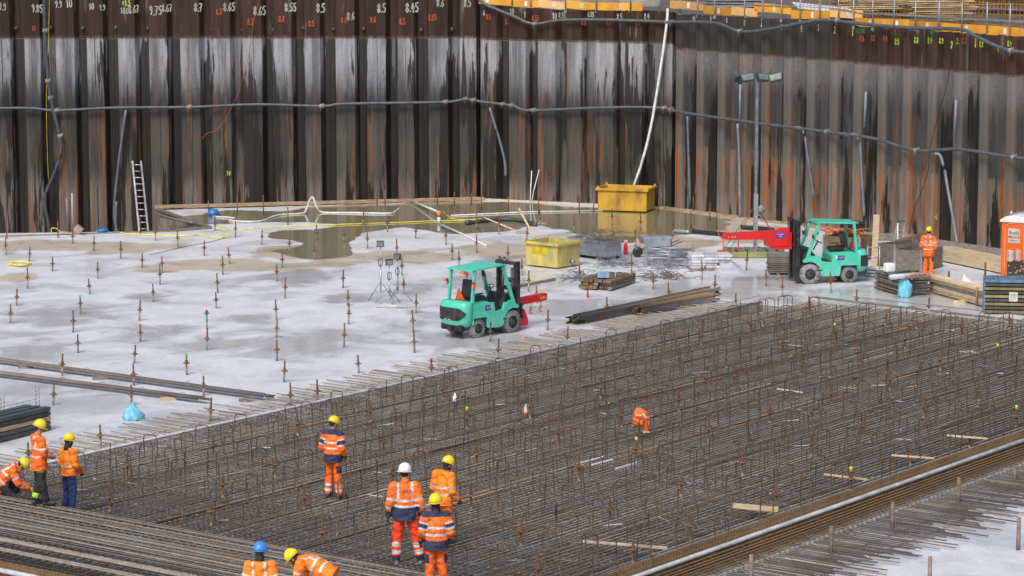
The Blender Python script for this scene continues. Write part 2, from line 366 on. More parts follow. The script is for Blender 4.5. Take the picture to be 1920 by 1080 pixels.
# ------------------------------------------------------------ sheet pile wall
BAND = [(-300, 70), (0, 70), (905, 69), (906, 73), (1265, 80), (1266, 90), (1595, 115), (1596, 116), (1920, 143), (2300, 176)]
TOP = [(-300, -60), (0, -60), (890, -60), (905, 8), (1030, 17), (1265, 22), (1266, 26), (1420, 33), (1590, 42), (1600, 49), (1920, 69), (2300, 94)]
K0 = P(-400, 393); K0.y = P(905, 373).y - .0; K0 = Vector((-33, 122.2 + .0, 0)); K1 = Vector((P(905, 372.5).x, 122.3, 0)); K2 = P(1265, 389)
KR = P(1868, 472.5); dR = (KR - K2).normalized(); K3 = K2 + dR * 30
K0 = Vector((-33, 121.6, 0))
PER = 1.36
def wall_mat(name, right):
    g = G(name); uv = g.uv('run'); pr = g.uv('prof'); s = g.sep(uv); q = g.sep(pr)
    d = g.n.new('ShaderNodeCombineXYZ'); g.put(d.inputs[0], s[0]); g.put(d.inputs[1], s[1]); g.put(d.inputs[2], g.math('MULTIPLY', g.math('SNAP', q[0], .25), 2.3)); vec = d.outputs[0]
    nA = g.noise(g.scale(vec, 1.3, .10, 1), 1.0, 5, .6); nB = g.noise(g.scale(vec, 5.5, .45, 1), 1.0, 6, .65)
    nC = g.noise(g.scale(vec, 2.1, .22, 1, (7, 3, 0)), 1.0, 6, .6); nS = g.noise(g.scale(vec, 14, 9, 1), 1.0, 4, .7); nR = g.noise(g.scale(vec, 4.5, .16, 1, (31, 5, 0)), 1.0, 5, .65); nF = g.noise(g.scale(vec, 22, .5, 1), 1.0, 3, .6)
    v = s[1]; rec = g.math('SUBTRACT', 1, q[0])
    low = g.mix(g.mapr(nC, .3, .7), (.092, .090, .080), (.034, .033, .030)); low = g.mix(g.mapr(nS, .5, .8, 0, .4), low, (.14, .135, .125))
    low = g.mix(g.mapr(nF, .55, .75, 0, .35), low, (.05, .045, .04))
    if right:
        low = g.mix(g.mapr(q[1], 2.0, 3.6, 0, .75), low, (.10, .098, .096))
    dark = g.mix(nB, (.056, .061, .068), (.020, .022, .026))
    t = g.math('ADD', v, g.math('MULTIPLY', g.math('SUBTRACT', nB, .5), 3.6))
    c = g.mix(g.mapr(t, -4.6, -2.9), low, dark)
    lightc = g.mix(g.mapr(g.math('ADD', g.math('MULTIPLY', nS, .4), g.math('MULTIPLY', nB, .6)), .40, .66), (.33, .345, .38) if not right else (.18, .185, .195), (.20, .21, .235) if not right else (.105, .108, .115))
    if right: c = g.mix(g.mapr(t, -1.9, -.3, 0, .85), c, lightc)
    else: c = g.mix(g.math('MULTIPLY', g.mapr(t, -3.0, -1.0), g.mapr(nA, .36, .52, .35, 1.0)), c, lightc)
    if right: c = g.mix(g.mapr(q[0], .55, .95, 0, .55), c, g.mix(nS, (.155, .15, .14), (.085, .082, .078))); c = g.mix(g.mapr(q[0], .25, .0, 0, .45), c, (.045, .046, .05))  # lighter front ribs and shaded troughs painted into the colour by rib depth
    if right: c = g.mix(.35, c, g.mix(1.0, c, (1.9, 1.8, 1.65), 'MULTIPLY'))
    # rust runs
    rm = g.mapr(nR, (.535 if right else .53), .65, 0, .9)
    rm2 = g.math('MULTIPLY', rm, g.mapr(q[1], (2.4 if right else .5), (6.0 if right else 7.5), 1.0, .3))
    c = g.mix(rm2, c, g.mix(nS, (.33, .105, .03), (.14, .05, .02)))
    if right:
        m2 = g.math('MULTIPLY', g.mapr(g.math('ADD', q[1], g.math('MULTIPLY', nB, .8)), 2.8, 3.1, 1, 0), g.mapr(nR, .47, .56)); c = g.mix(g.math('MULTIPLY', m2, .7), c, g.mix(nS, (.42, .14, .04), (.20, .07, .025)))
        c = g.mix(g.math('MULTIPLY', g.mapr(g.math('ADD', q[1], g.math('MULTIPLY', nB, .4)), 2.9, 3.0, 1, 0), g.mapr(nC, .45, .6, .0, .6)), c, (.21, .20, .18))
    # splash zone at the foot
    c = g.mix(g.math('MULTIPLY', g.mapr(g.math('ADD', q[1], g.math('MULTIPLY', nB, 1.6)), 1.0, 2.1, 1, 0), .5), c, g.mix(g.mapr(nR, .45, .6), (.25, .24, .23), (.20, .09, .07)))
    # wet black runs, mostly in the troughs
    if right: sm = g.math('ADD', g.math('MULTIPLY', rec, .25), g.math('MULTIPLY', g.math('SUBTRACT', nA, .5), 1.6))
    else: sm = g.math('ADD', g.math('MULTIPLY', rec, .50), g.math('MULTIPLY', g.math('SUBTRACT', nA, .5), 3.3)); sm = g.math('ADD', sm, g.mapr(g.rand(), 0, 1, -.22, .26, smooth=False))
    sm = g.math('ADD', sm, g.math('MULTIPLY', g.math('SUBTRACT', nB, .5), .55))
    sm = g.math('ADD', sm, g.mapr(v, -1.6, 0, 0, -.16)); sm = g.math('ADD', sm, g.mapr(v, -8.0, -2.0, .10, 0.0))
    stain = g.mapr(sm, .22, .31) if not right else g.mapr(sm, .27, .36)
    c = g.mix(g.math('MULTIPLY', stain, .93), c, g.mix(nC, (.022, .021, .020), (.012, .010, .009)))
    # rust paint above the old water line
    top = g.mix(g.mapr(nC, .35, .65), (.056, .029, .022), (.028, .016, .013)) if not right else g.mix(g.mapr(nC, .35, .65), (.066, .036, .027), (.034, .021, .017))
    top = g.mix(g.mapr(g.noise(g.scale(vec, 3.2, .3, 1, (3, 9, 0)), 1, 5, .6), .60, .70, 0, .7), top, (.16, .155, .15))
    top = g.mix(g.mapr(nF, .55, .8, 0, .5), top, (.025, .017, .014))
    if right: top = g.mix(g.mapr(s[0], 9.75, 9.8, 1, 0), top, g.mix(nC, (.06, .057, .052), (.035, .032, .03)))
    v2 = g.math('ADD', v, g.math('MULTIPLY', g.math('SUBTRACT', nB, .5), .35)); c = g.mix(g.mapr(v2, -.07, .05), c, top)
    c = g.mix(g.math('MULTIPLY', g.mapr(g.math('ABSOLUTE', g.math('ADD', v, .03)), .02, .09, 1, 0), .5), c, (.20, .13, .09))
    g.bump(g.math('ADD', nS, nB), .25, .02)
    return g.out(c, g.mapr(stain, 0, 1, .75, .45), .0, .3)
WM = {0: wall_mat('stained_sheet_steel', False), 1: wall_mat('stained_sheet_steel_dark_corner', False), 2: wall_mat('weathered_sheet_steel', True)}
wall = thing('sheet_pile_wall', 'tall corrugated steel sheet pile wall closing the pit, rust brown above, stained grey below', 'retaining wall', (0, 122, -1.7))
WLOC = Vector((0, 122, -1.7))
# profile over one period: (fraction, depth toward the pit)
PROF = [(0, .20), (.02, .20), (.27, .215), (.275, .235), (.295, .235), (.30, .215), (.545, .20), (.56, .19), (.69, -.16), (.72, -.18), (.84, -.18), (.845, -.16), (.86, -.16), (.865, -.18), (.96, -.18), (.985, -.1), (1.0, .20)]
PROFR = [(0, .20), (.02, .20), (.13, .215), (.135, .24), (.15, .24), (.155, .215), (.27, .20), (.29, .17), (.36, -.16), (.38, -.18), (.62, -.18), (.625, -.15), (.645, -.15), (.65, -.18), (.90, -.18), (.93, -.14), (1.0, .20)]
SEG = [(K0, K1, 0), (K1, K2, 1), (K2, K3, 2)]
def seg_frame(i):
    a, b, k = SEG[i]; d = (b - a).normalized(); n = Vector((d.y, -d.x, 0)); return a, d, n, (b - a).length
def wz(p, tab):
    px, _ = proj((p.x, p.y, 7.0)); return PY(px, lerp_tab(tab, px), p.y).z
# alignment of the left run: a front pan centre at px 61
a0, d0, n0, L0 = seg_frame(0)
s61 = (PY(61, 60, 121.6).x - K0.x) / d0.x; OFF0 = (s61 - .28 * PER) % PER - PER
for i in range(3):
    a, d, n, L = seg_frame(i)
    off = OFF0 if i == 0 else (0 if i == 1 else .25)
    k = 0; s = off
    while s < L:
        mb = MB(); uvs = []
        vs = []; rows = 4; pts = []
        fw = rnd.uniform(-.06, .07)
        for fr, dp in (PROF if i < 2 else PROFR):
            if i < 2 and .2 < fr < .95: fr += fw
            ss = s + fr * PER
            if ss < 0 or ss > L:
                ss = min(max(ss, 0), L)
            pts.append((ss, dp))
        uniq = []
        for q in pts:
            if not uniq or abs(uniq[-1][0] - q[0]) > 1e-4: uniq.append(q)
        if len(uniq) > 1:
            info = []
            for ss, dp in uniq:
                base = a + d * ss
                zb = wz(base, BAND); zt = wz(base, TOP) if i else zb + 2.0
                for z, off2 in ((-1.75, 0), (zb - .03, 0), (zb + .01, .035), (zt + rnd.uniform(-.02, .02), .035)):
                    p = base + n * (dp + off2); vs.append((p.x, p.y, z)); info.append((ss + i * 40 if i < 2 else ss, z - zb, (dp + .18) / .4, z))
            m = len(uniq); fs = []
            for j in range(m - 1):
                for r in range(3): fs.append((j * 4 + r, (j + 1) * 4 + r, (j + 1) * 4 + r + 1, j * 4 + r + 1))
            mb.add(vs, fs, False)
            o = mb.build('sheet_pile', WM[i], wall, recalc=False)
            me = o.data
            for v in me.vertices: v.co -= WLOC
            u1 = me.uv_layers.new(name='run'); u2 = me.uv_layers.new(name='prof')
            for li, lp in enumerate(me.loops):
                q = info[lp.vertex_index]; u1.data[li].uv = (q[0], q[1]); u2.data[li].uv = (q[2], q[3])
            if abs(s - round(s / PER) * PER) < 99 and i < 2 or True:
                # lifting hole near the head
                pass
        s += PER; k += 1
def WP(px, py, off=0.3):
    """point on the wall's front line seen at this pixel"""
    i = 0 if px < 905 else (1 if px < 1265 else 2)
    a, d, n, L = seg_frame(i); a = a + n * off
    r = ray(px, py); c = Vector((0, 0, H))
    t = (a - c).dot(n) / r.dot(n); return c + r * t
# chalk and spray marks
GL = {'0': [[(0, .2), (0, .8), (.3, 1), (.6, .8), (.6, .2), (.3, 0), (0, .2)]], '1': [[(.1, .75), (.35, 1), (.35, 0)]],
      '2': [[(0, .8), (.3, 1), (.6, .75), (0, 0), (.65, 0)]], '3': [[(0, .9), (.35, 1), (.6, .75), (.25, .52), (.6, .3), (.3, 0), (0, .1)]],
      '4': [[(.35, 1), (0, .4), (.65, .45)], [(.5, .7), (.42, 0)]], '5': [[(.6, 1), (.1, .97), (.05, .58), (.4, .6), (.6, .3), (.35, 0), (0, .08)]],
      '6': [[(.5, 1), (.1, .5), (.05, .2), (.3, 0), (.6, .2), (.5, .45), (.1, .4)]], '7': [[(0, 1), (.6, .97), (.2, 0)], [(.1, .5), (.5, .5)]],
      '8': [[(.3, .52), (.02, .75), (.3, 1), (.58, .75), (.3, .52), (0, .25), (.3, 0), (.6, .25), (.3, .52)]],
      '9': [[(.58, .75), (.3, 1), (.03, .78), (.25, .52), (.58, .7), (.5, .3), (.3, 0)]], '.': [[(.05, .0), (.12, .07)]], '+': [[(0, .5), (.5, .5)], [(.25, .2), (.25, .8)]],
      'M': [[(0, 0), (.05, 1), (.3, .5), (.6, 1), (.62, 0)]], 'E': [[(.6, 1), (0, 1), (0, 0), (.6, 0)], [(0, .5), (.45, .5)]], 'L': [[(0, 1), (0, 0), (.5, 0)]],
      'I': [[(.2, 1), (.2, 0)]], 'N': [[(0, 0), (0, 1), (.55, 0), (.55, 1)]], 'G': [[(.6, .85), (.3, 1), (0, .6), (.1, .1), (.5, .05), (.58, .4), (.35, .42)]],
      'V': [[(0, 1), (.3, 0), (.6, 1)], ], '|': [[(.2, 1), (.15, 0)]]}
CH = {'w': pm('white_chalk', (.46, .46, .43), .9, objvar=.1), 'o': pm('orange_spray_paint', (.50, .10, .04), .7, objvar=.1), 'y': pm('yellow_green_spray_paint', (.55, .75, .06), .7, objvar=.1), 'g': pm('green_spray_paint', (.03, .42, .17), .7, objvar=.1), 'Y': pm('yellow_spray_paint', (.75, .62, .05), .7, objvar=.1)}
MARKS = [(5, 12, '9.9', 'w', 15), (70, 16, '9.85', 'w', 16), (110, 8, '9.9', 'w', 14), (130, 7, '10', 'w', 16), (172, 12, '10', 'w', 13), (192, 14, '9.9', 'w', 12), (236, 20, '10.05', 'w', 12), (251, 17, '8.67', 'w', 15), (292, 20, '9.75', 'w', 18), (313, 15, '8.67', 'w', 15), (372, 14, '8.7', 'w', 17), (430, 13, '8.65', 'w', 17), (487, 20, '8.65', 'w', 18), (545, 14, '8.55', 'w', 17), (602, 15, '8.5', 'w', 18), (658, 30, '8.6', 'w', 16), (716, 15, '8.5', 'w', 18), (773, 14, '8.45', 'w', 19), (826, 5, '8.6', 'w', 16), (877, 6, '8.5', 'w', 15), (908, 24, '6', 'w', 11), (960, 22, '10', 'w', 12), (985, 28, '1', 'w', 14), (1040, 30, '10', 'w', 13), (1054, 29, '8.55', 'w', 11), (1108, 27, '8.55', 'w', 10), (1162, 31, '8.5', 'w', 12), (1213, 31, '8.4', 'w', 12),
         (411, 22, '8.7', 'o', 12), (470, 41, '8.7', 'o', 13), (528, 35, '8.7', 'o', 12), (584, 44, '8.5', 'o', 12), (645, 38, '8.6', 'o', 12), (700, 37, '8.6', 'o', 12), (755, 40, '8.5', 'o', 13), (811, 33, '8.55', 'o', 12), (916, 32, '8.5', 'o', 10), (950, 40, '8.', 'o', 12), (1004, 34, '8.55', 'o', 11), (1095, 42, '8.6', 'o', 11), (1141, 43, '8.6', 'o', 11), (1196, 43, '8.6', 'o', 11), (1616, 72, '8.5', 'o', 12), (1637, 71, '8.5', 'o', 11), (1660, 72, '8.4', 'o', 12), (64, 53, '11', 'o', 10),
         (237, 5, '+1.5', 'y', 12), (1682, 78, '8.5', 'y', 12), (1718, 75, '8.8', 'y', 13), (1744, 76, '8.4', 'y', 13), (1765, 76, '8.9', 'y', 12), (1785, 84, '2', 'y', 14), (1796, 77, '3.', 'y', 12), (1808, 76, '8.3', 'o', 13), (1840, 83, '8.8', 'y', 12), (1872, 92, '4', 'y', 15), (1893, 82, '8.4', 'y', 12), (1831, 78, '|', 'Y', 22), (429, 325, '7.0', 'y', 8), (1755, 407, '+6', 'y', 10),
         (1301, 35, '10', 'w', 10), (1333, 35, '9', 'w', 10), (1363, 38, '8', 'w', 11), (1396, 44, '7', 'w', 11), (1428, 46, '6', 'w', 11), (1466, 50, '5', 'w', 11), (1503, 54, '4', 'w', 13), (1535, 52, '3', 'w', 13), (1566, 56, '2', 'w', 15), (1613, 58, 'MELLING', 'g', 9), (1748, 63, 'VEL', 'g', 8), (1680, 60, '|', 'o', 10), (1600, 60, '|', 'Y', 16), (1637, 56, '|', 'Y', 8), (1720, 57, '|', 'Y', 9)]
for px, py, tx, kc, hh in MARKS:
    i = 0 if px < 905 else (1 if px < 1265 else 2)
    a, d, n, L = seg_frame(i); c = WP(px, py, .275); sc = (c.y / F) * hh * (.88)
    wdt = sum(.3 if ch == '.' else .8 for ch in tx) * sc * .52
    mb = MB(); cx = -wdt / 2 / (.52)
    for ch in tx:
        j = rnd.uniform(-.05, .05)
        for st in GL[ch]:
            pts = [c + d * ((cx + x * sc * .9) * .52) + Vector((0, 0, (y - .5 + j) * sc)) for x, y in st]
            for p, q in zip(pts, pts[1:]):
                w = sc * .075; t = (q - p); nn = n.cross(t).normalized() * w; tt = t.normalized() * w * .5
                mb.add([p - nn - tt, q - nn + tt, q + nn + tt, p + nn - tt, p - nn - tt - n * .004, q - nn + tt - n * .004, q + nn + tt - n * .004, p + nn - tt - n * .004], [(0, 1, 2, 3), (7, 6, 5, 4), (0, 4, 5, 1), (1, 5, 6, 2), (2, 6, 7, 3), (3, 7, 4, 0)])
        cx += (.35 if ch == '.' else .85) * sc
    o = mb.build('painted_number', CH[kc], wall)
    for v in o.data.vertices: v.co -= WLOC
for px in (30, 95, 155, 217, 277, 340, 397, 455, 513, 569, 625, 682, 790, 847):
    c = WP(px, 55 + rnd.uniform(-3, 3), -.02); mb = MB(); mb.lathe([(.10, 0), (.10, .04), (.06, .04), (.06, .01)], 12, (0, 0, 0), 'Y'); o = mb.build('lifting_eye', DGREY, wall); o.location = c - WLOC - Vector((0, .02, 0))

# ------------------------------------------------------------ upper ground and yard behind the wall
EARTH = pm('yard_gravel', (.13, .11, .09), .9, 0, (.07, .058, .05), 1.5)
UZ = 8.25
mb = MB(); n2 = Vector((-.0, .0, 0))
c = [K1 + Vector((0, .3, 0)), K2 + Vector((.25, .25, 0)), K3 + Vector((.3, .3, 0))]
zt = [wz(K1 + Vector((.5, 0, 0)), TOP) - .25, wz(K2, TOP) - .35, wz(K3, TOP) - .35]
mb.add([(K0.x - 60, 122.8, 9.6), (c[0].x - .3, c[0].y + .4, 9.6), (c[0].x, c[0].y + .4, zt[0]), (c[1].x, c[1].y, zt[1]), (c[2].x, c[2].y, zt[2]), (120, c[2].y, zt[2]), (200, 400, 8.3), (-200, 400, 9.0), (c[1].x, 400, 8.6), (c[0].x, 400, 8.8)],
       [(2, 3, 8, 9), (3, 4, 5, 6, 8), (0, 1, 2, 9, 7)])
tag(mb.build('upper_ground', EARTH, recalc=False), kind='structure')

# ------------------------------------------------------------ edge protection on the wall head
YBRD = pm('yellow_shuttering_panel', (.72, .36, .03), .55, 0, (.55, .25, .03), 1.2)
YBRD2 = pm('faded_orange_panel', (.72, .42, .17), .6, 0, (.6, .33, .12), 1.2)
gr = thing('edge_guard_rail', 'galvanised posts and yellow toe boards along the head of the sheet pile wall', 'guard rail', WP(1265, 25, -.1))
GO = gr.location.copy()
def gpart(mb, name, m):
    o = mb.build(name, m, gr)
    for v in o.data.vertices: v.co -= GO
    return o
BR = [(860, 958, -2, 3, 0), (958, 1010, 4, 9, 0), (1010, 1063, 6, 12, 1), (1063, 1115, 8, 13, 0), (1115, 1205, 12, 13, 0), (1257, 1320, 8, 12, 1), (1320, 1372, 18, 22, 0), (1372, 1420, 20, 24, 1), (1415, 1484, 13, 19, 0), (1484, 1557, 27, 29, 0), (1557, 1618, 24, 28, 1), (1605, 1655, 41, 43, 0), (1655, 1705, 43, 45, 0), (1705, 1768, 47, 50, 0), (1768, 1850, 51, 56, 0), (1850, 1915, 56, 61, 0), (1915, 2010, 62, 68, 0)]
for x0, x1, y0, y1, k in BR:
    off = -.25
    a = WP(x0, y0, off); b = WP(x1, y1, off); mb = MB(); mb.beam(a, b, .05, .34); gpart(mb, 'toe_board', YBRD2 if k else YBRD)
    m = a.lerp(b, .55); d = (b - a).normalized(); mb = MB(); q = d.cross(Vector((0, 0, 1))); q = q if q.y < 0 else -q
    mb.beam(m + q * .03 - d * .07, m + q * .03 + d * .07, .008, .22); gpart(mb, 'board_sticker', WHITEP)
for px in [905, 960, 995, 1060, 1118, 1182, 1235, 1275, 1308, 1340, 1396, 1430, 1465, 1500, 1537, 1572, 1600, 1636, 1676, 1716, 1760, 1803, 1850, 1893, 1940]:
    yb = lerp_tab(TOP, px); p = WP(px, yb + 4, -.16); mb = MB(); mb.cyl(p, p + Vector((0, 0, 1.3)), .03, n=8); mb.box(p + Vector((0, 0, .02)), (.12, .14, .12)); gpart(mb, 'post', GALV)
for hgt in (.62, 1.05):
    for lo, hi in ((905, 1262), (1267, 1980)):
        pts = [WP(x, lerp_tab(TOP, x) + 4, -.19) + Vector((0, 0, hgt)) for x in range(lo, hi, 50)]; mb = MB(); mb.tube(pts, .02, 6); gpart(mb, 'rail', GALV)
OCH = pm('ochre_safety_mesh', (.62, .30, .03), .6, .2)
mb = MB()
for x in range(1450, 1960, 7):
    p = WP(x, lerp_tab(TOP, x) - 12, -.24); mb.cyl(p, p + Vector((0, 0, 1.0)), .009, n=4)
for k in range(5):
    mb.tube([WP(x, lerp_tab(TOP, x) - 12, -.24) + Vector((0, 0, .15 + k * .2)) for x in range(1450, 1960, 60)], .009, 4)
gpart(mb, 'mesh_infill', OCH)

# yard things
def yard(px, z, Y): p = PY(px, 0, Y); return Vector((p.x, Y, z))
for (nm, lab, px, Y, w, n, L, m) in (('timber_stack', 'left of two stacks of pale planks and sheets in the yard behind the wall', 1625, 124.5, 3.6, 8, 1.6, WOODP), ('timber_stack', 'right of two stacks of pale planks in the yard behind the wall', 1755, 119.5, 3.0, 7, 1.5, WOODP)):
    t = thing(nm, lab, 'timber stack', yard(px, 8.0, Y), .1)
    for k in range(n + 5):
        mb = MB(); mb.box((rnd.uniform(-.25, .25), 0, .25 + k * .085), (w * rnd.uniform(.7, 1), L, .05), rnd.uniform(-.06, .06)); mb.build('plank', WOODP if k % 3 else WOOD, t)
for px, Y, lab in ((1545, 122.5, 'large white plywood sheet lying tilted on yard material behind the yellow boards'),):
    t = thing('plywood_sheet', lab, 'plywood sheet', yard(px, 8.35, Y), .1); mb = MB(); mb.box((0, 0, .05), (2.6, 1.6, .04), M=Matrix.Rotation(.10, 4, 'Y') @ Matrix.Rotation(.12, 4, 'X')); mb.build('sheet', WHITEP, t); mb = MB(); mb.box((0, 0, -.15), (2.0, 1.2, .3)); mb.build('bearer', WOODG, t)
t = thing('scaffold_tower', 'ochre yellow steel scaffold frames standing in the yard at top right', 'scaffold', yard(1790, 8.0, 124))
for k in range(14):
    mb = MB(); x = -5 + k * .9; mb.cyl((x, 0, 0), (x, 0, 3), .035, n=6); mb.cyl((x, 1.2, 0), (x, 1.2, 3), .035, n=6); mb.build('standard', OCH, t)
    if k % 2 == 0: mb = MB(); mb.cyl((x, 0, .1), (x + .9, 0, 2.2), .025, n=6); mb.build('brace', OCH, t)
for z in (.5, 1.0, 1.5, 2.0):
    mb = MB(); mb.cyl((-5, 0, z), (7, 0, z), .03, n=6); mb.build('ledger', OCH, t)
t = thing('concrete_barrier', 'long pale grey concrete block wall in the yard left of the corner', 'concrete wall', yard(1090, 8.3, 128)); mb = MB(); mb.box((0, 0, .6), (7.2, .5, 1.3)); mb.build('block_row', CONC, t)
mb = MB()
for k in range(26): mb.cyl((4.4 + k * .09, -.3, 0), (4.4 + k * .09, -.3, 1.4), .012, n=5)
mb.build('bar_grille', OCH, t)
t = thing('site_container', 'dark brown site container at the far back of the yard', 'container', yard(1800, 8.2, 131)); mb = MB(); mb.box((0, 0, 1.3), (11, 2.4, 2.6)); mb.build('body', pm('brown_container_paint', (.07, .045, .03), .6), t)
t = thing('pallet_pile', 'two grey timber pallets leaning on each other behind the yellow boards', 'pallet', yard(1795, 7.75, 112.5), .4)
for k in range(2):
    mb = MB()
    for j in range(5): mb.box((-.5 + j * .25, 0, .3 + k * .25), (.16, 1.0, .03), M=Matrix.Rotation(.2 + k * .3, 4, 'Y'))
    mb.build('pallet', WOODG, t)
t = thing('pallet_of_sheets', 'low stack of grey formwork panels behind the first yellow boards right of the corner', 'panel stack', yard(1375, 8.1, 120.5), .1)
for k in range(7): mb = MB(); mb.box((rnd.uniform(-.1, .1), 0, .1 + k * .13), (2.4, 1.2, .07), rnd.uniform(-.05, .05)); mb.build('panel', GALV if k % 2 else WOODG, t)
t = thing('purple_drum', 'small blue purple tarp bundle behind the yellow boards', 'tarp', yard(1733, 7.9, 110.6)); mb = MB(); mb.ball((0, 0, .15), (.5, .3, .22)); mb.build('bundle', pm('violet_tarp', (.16, .13, .5), .6), t)

# ------------------------------------------------------------ hoses and pipes on the wall
COUP = pm('weathered_coupling', (.26, .26, .25), .7, .1, (.14, .14, .14), 8)
def path_thing(name, label, cat, pts, r, m, group=None, couple=None, n=8, sm=5):
    pts = smooth_path(pts, sm); loc = pts[0].copy(); mb = MB(); mb.tube(pts, r, n)
    if couple:
        t = thing(name, label, cat, loc, 0, group); o = mb.build('pipe', m, t)
        for v in o.data.vertices: v.co -= loc
        for c in couple:
            mb = MB(); c = c - loc; mb.cyl(c - Vector((.11, 0, 0)), c + Vector((.11, 0, 0)), r * 1.35, n=10); mb.cyl(c - Vector((.05, 0, .20)), c + Vector((.02, 0, .12)), .02, n=6); mb.cyl(c + Vector((.08, -.02, -.1)), c + Vector((.1, -.02, .13)), .018, n=6); mb.build('coupling', COUP, t)
        return t
    return tag(mb.build(name, m, loc=loc), label, cat, group)
mid = [(-60, 203), (0, 203), (60, 203), (107, 207), (220, 202), (355, 201), (480, 196), (603, 199), (640, 195), (750, 193), (840, 191), (875, 186), (903, 191), (960, 198), (990, 207), (1100, 203), (1180, 201), (1250, 203), (1280, 211), (1420, 231), (1550, 247), (1640, 260), (1718, 282), (1800, 280), (1900, 295), (2010, 302)]
cl = lambda L: [WP(x, y, .5) for x, y in L]
path_thing('dewatering_pipe', 'long dark grey blue pipe running across the whole sheet pile wall at mid height', 'pipe', cl(mid), .065, HOSE, couple=cl([(107, 207), (355, 201), (603, 199), (835, 191), (873, 186), (887, 188), (942, 196), (958, 198), (1000, 207), (1245, 203), (1258, 206), (1550, 247), (1718, 282), (1900, 295)]))
topl = [(888, -12), (905, 5), (925, 15), (962, 30), (1000, 45), (1050, 38), (1130, 37), (1250, 41), (1340, 43), (1387, 59), (1440, 55), (1520, 40), (1560, 38), (1600, 43), (1700, 52), (1800, 55), (1830, 68), (1895, 95), (1990, 100)]
path_thing('header_pipe', 'dark grey blue pipe hung along the wall top under the yellow boards', 'pipe', cl(topl), .07, HOSE, couple=cl([(1002, 45), (1250, 41), (1258, 42), (1387, 59), (1570, 38), (1895, 95)]))
path_thing('riser_hose', 'thick dark hose hanging down the wall at the far left into the trench', 'hose', cl([(83, -20), (84, 60), (88, 120), (93, 170), (100, 205), (112, 255), (114, 285), (100, 330), (86, 362), (85, 390), (91, 420), (92, 452)]), .085, HOSE, couple=cl([(85, 58), (90, 152), (95, 184), (113, 255)]))
path_thing('white_hose', 'white flexible hose curving from the wall head down to the far yellow skip', 'hose', cl([(1252, 16), (1250, 45), (1240, 120), (1222, 230), (1205, 300), (1187, 352)]), .06, WHITEP)
dps = [((236, 206), (222, 310), (214, 400), (222, 440), 'bluish suction pipe leaning on the wall beside the ladder'), ((918, 202), (933, 250), (946, 300), (948, 330), 'bluish suction pipe slanting down from the bend in the wall pipe'), ((1289, 218), (1291, 290), (1294, 380), None, 'thin suction pipe straight below the pipe at the wall corner'), ((1383, 232), (1386, 300), (1388, 410), None, 'suction pipe left of the floodlight mast'), ((1485, 240), (1505, 243), (1514, 290), (1526, 370), 'hooked suction pipe right of the floodlight mast'), ((1586, 254), (1610, 258), (1616, 330), (1621, 405), 'hooked suction pipe above the rear forklift'), ((1753, 288), (1766, 298), (1780, 370), (1797, 468), 'hooked suction pipe to the right of the orange worker'), ((218, 378), (217, 440), None, None, 'short pipe standing upright in the trench by the slanted pipe')]
for *q, lab in dps:
    path_thing('suction_pipe', lab, 'pipe', cl([p for p in q if p]), .055, HOSEL, 'suction pipes against the wall')
for q, lab in (([(1388, 158), (1387, 228)], 'short upright steel tube on the wall above the pipe near the floodlights'), ([(1624, 172), (1621, 238)], 'short upright steel tube on the wall above the rear forklift'), ([(1793, 187), (1790, 255)], 'short upright steel tube on the wall at right')):
    path_thing('wall_tube', lab, 'tube', cl(q), .05, HOSEL, 'short tubes on the wall', sm=1)
path_thing('steel_tube', 'light blue tube with yellow tape standing in the trench left of the slanted pipe', 'tube', [WP(125, 371, 2.0), WP(130, 440, 2.0)], .06, HOSEL, sm=1)
path_thing('timber_pole', 'thin pale pole standing in the trench beside the blue tube', 'pole', [WP(135, 362, 1.8), WP(136, 446, 1.8)], .03, WOODP, sm=1)
for q, lab in (([(997, 320), (993, 396)], 'left of two thin white rods leaning on the wall behind the pond'), ([(1011, 318), (1000, 360), (995, 395)], 'right of two thin white rods leaning on the wall behind the pond')):
    path_thing('thin_rod', lab, 'rod', cl(q), .022, WHITEP, 'white rods at the wall', sm=1)
path_thing('red_wire', 'thin red wire hanging loose down the left part of the wall', 'wire', cl([(488, -10), (475, 45), (463, 120), (440, 190), (410, 240), (388, 250), (379, 261)]), .012, CH['o'], n=5)
path_thing('yellow_wire', 'thin yellow wire hanging beside the thick hose at far left', 'cord', cl([(93, -10), (90, 100), (87, 170), (88, 260), (91, 340)]), .012, CH['Y'], n=5)
path_thing('black_cable', 'black cable slanting down the right wall behind the orange worker', 'cable', cl([(1787, 80), (1775, 160), (1745, 270), (1738, 330), (1712, 400), (1705, 440)]), .016, BLACKP, n=5)
# ladder in the trench
t = thing('ladder', 'aluminium ladder standing in the trench and leaning on the left wall', 'ladder', (0, 0, 0))
def lad(pa, pb, pc, pd, n, par, m, r=.03):
    loc = (pb + pd) / 2; par.location = loc
    mb = MB(); mb.beam(pa - loc, pb - loc, .07, .05); mb.build('rail', m, par)
    mb = MB(); mb.beam(pc - loc, pd - loc, .07, .05); mb.build('rail', m, par)
    for k in range(n):
        f = (k + .6) / n; mb = MB(); mb.cyl(pa.lerp(pb, f) - loc, pc.lerp(pd, f) - loc, .022, n=8); mb.build('rung', m, par)
ALU = pm('aluminium', (.62, .63, .65), .35, .6)
A1 = WP(248, 302, .35); B1 = WP(264, 302, .35); a2 = WP(262, 446, 1.6); b2 = WP(279, 446, 1.6)
lad(A1, a2, B1, b2, 12, t, ALU)

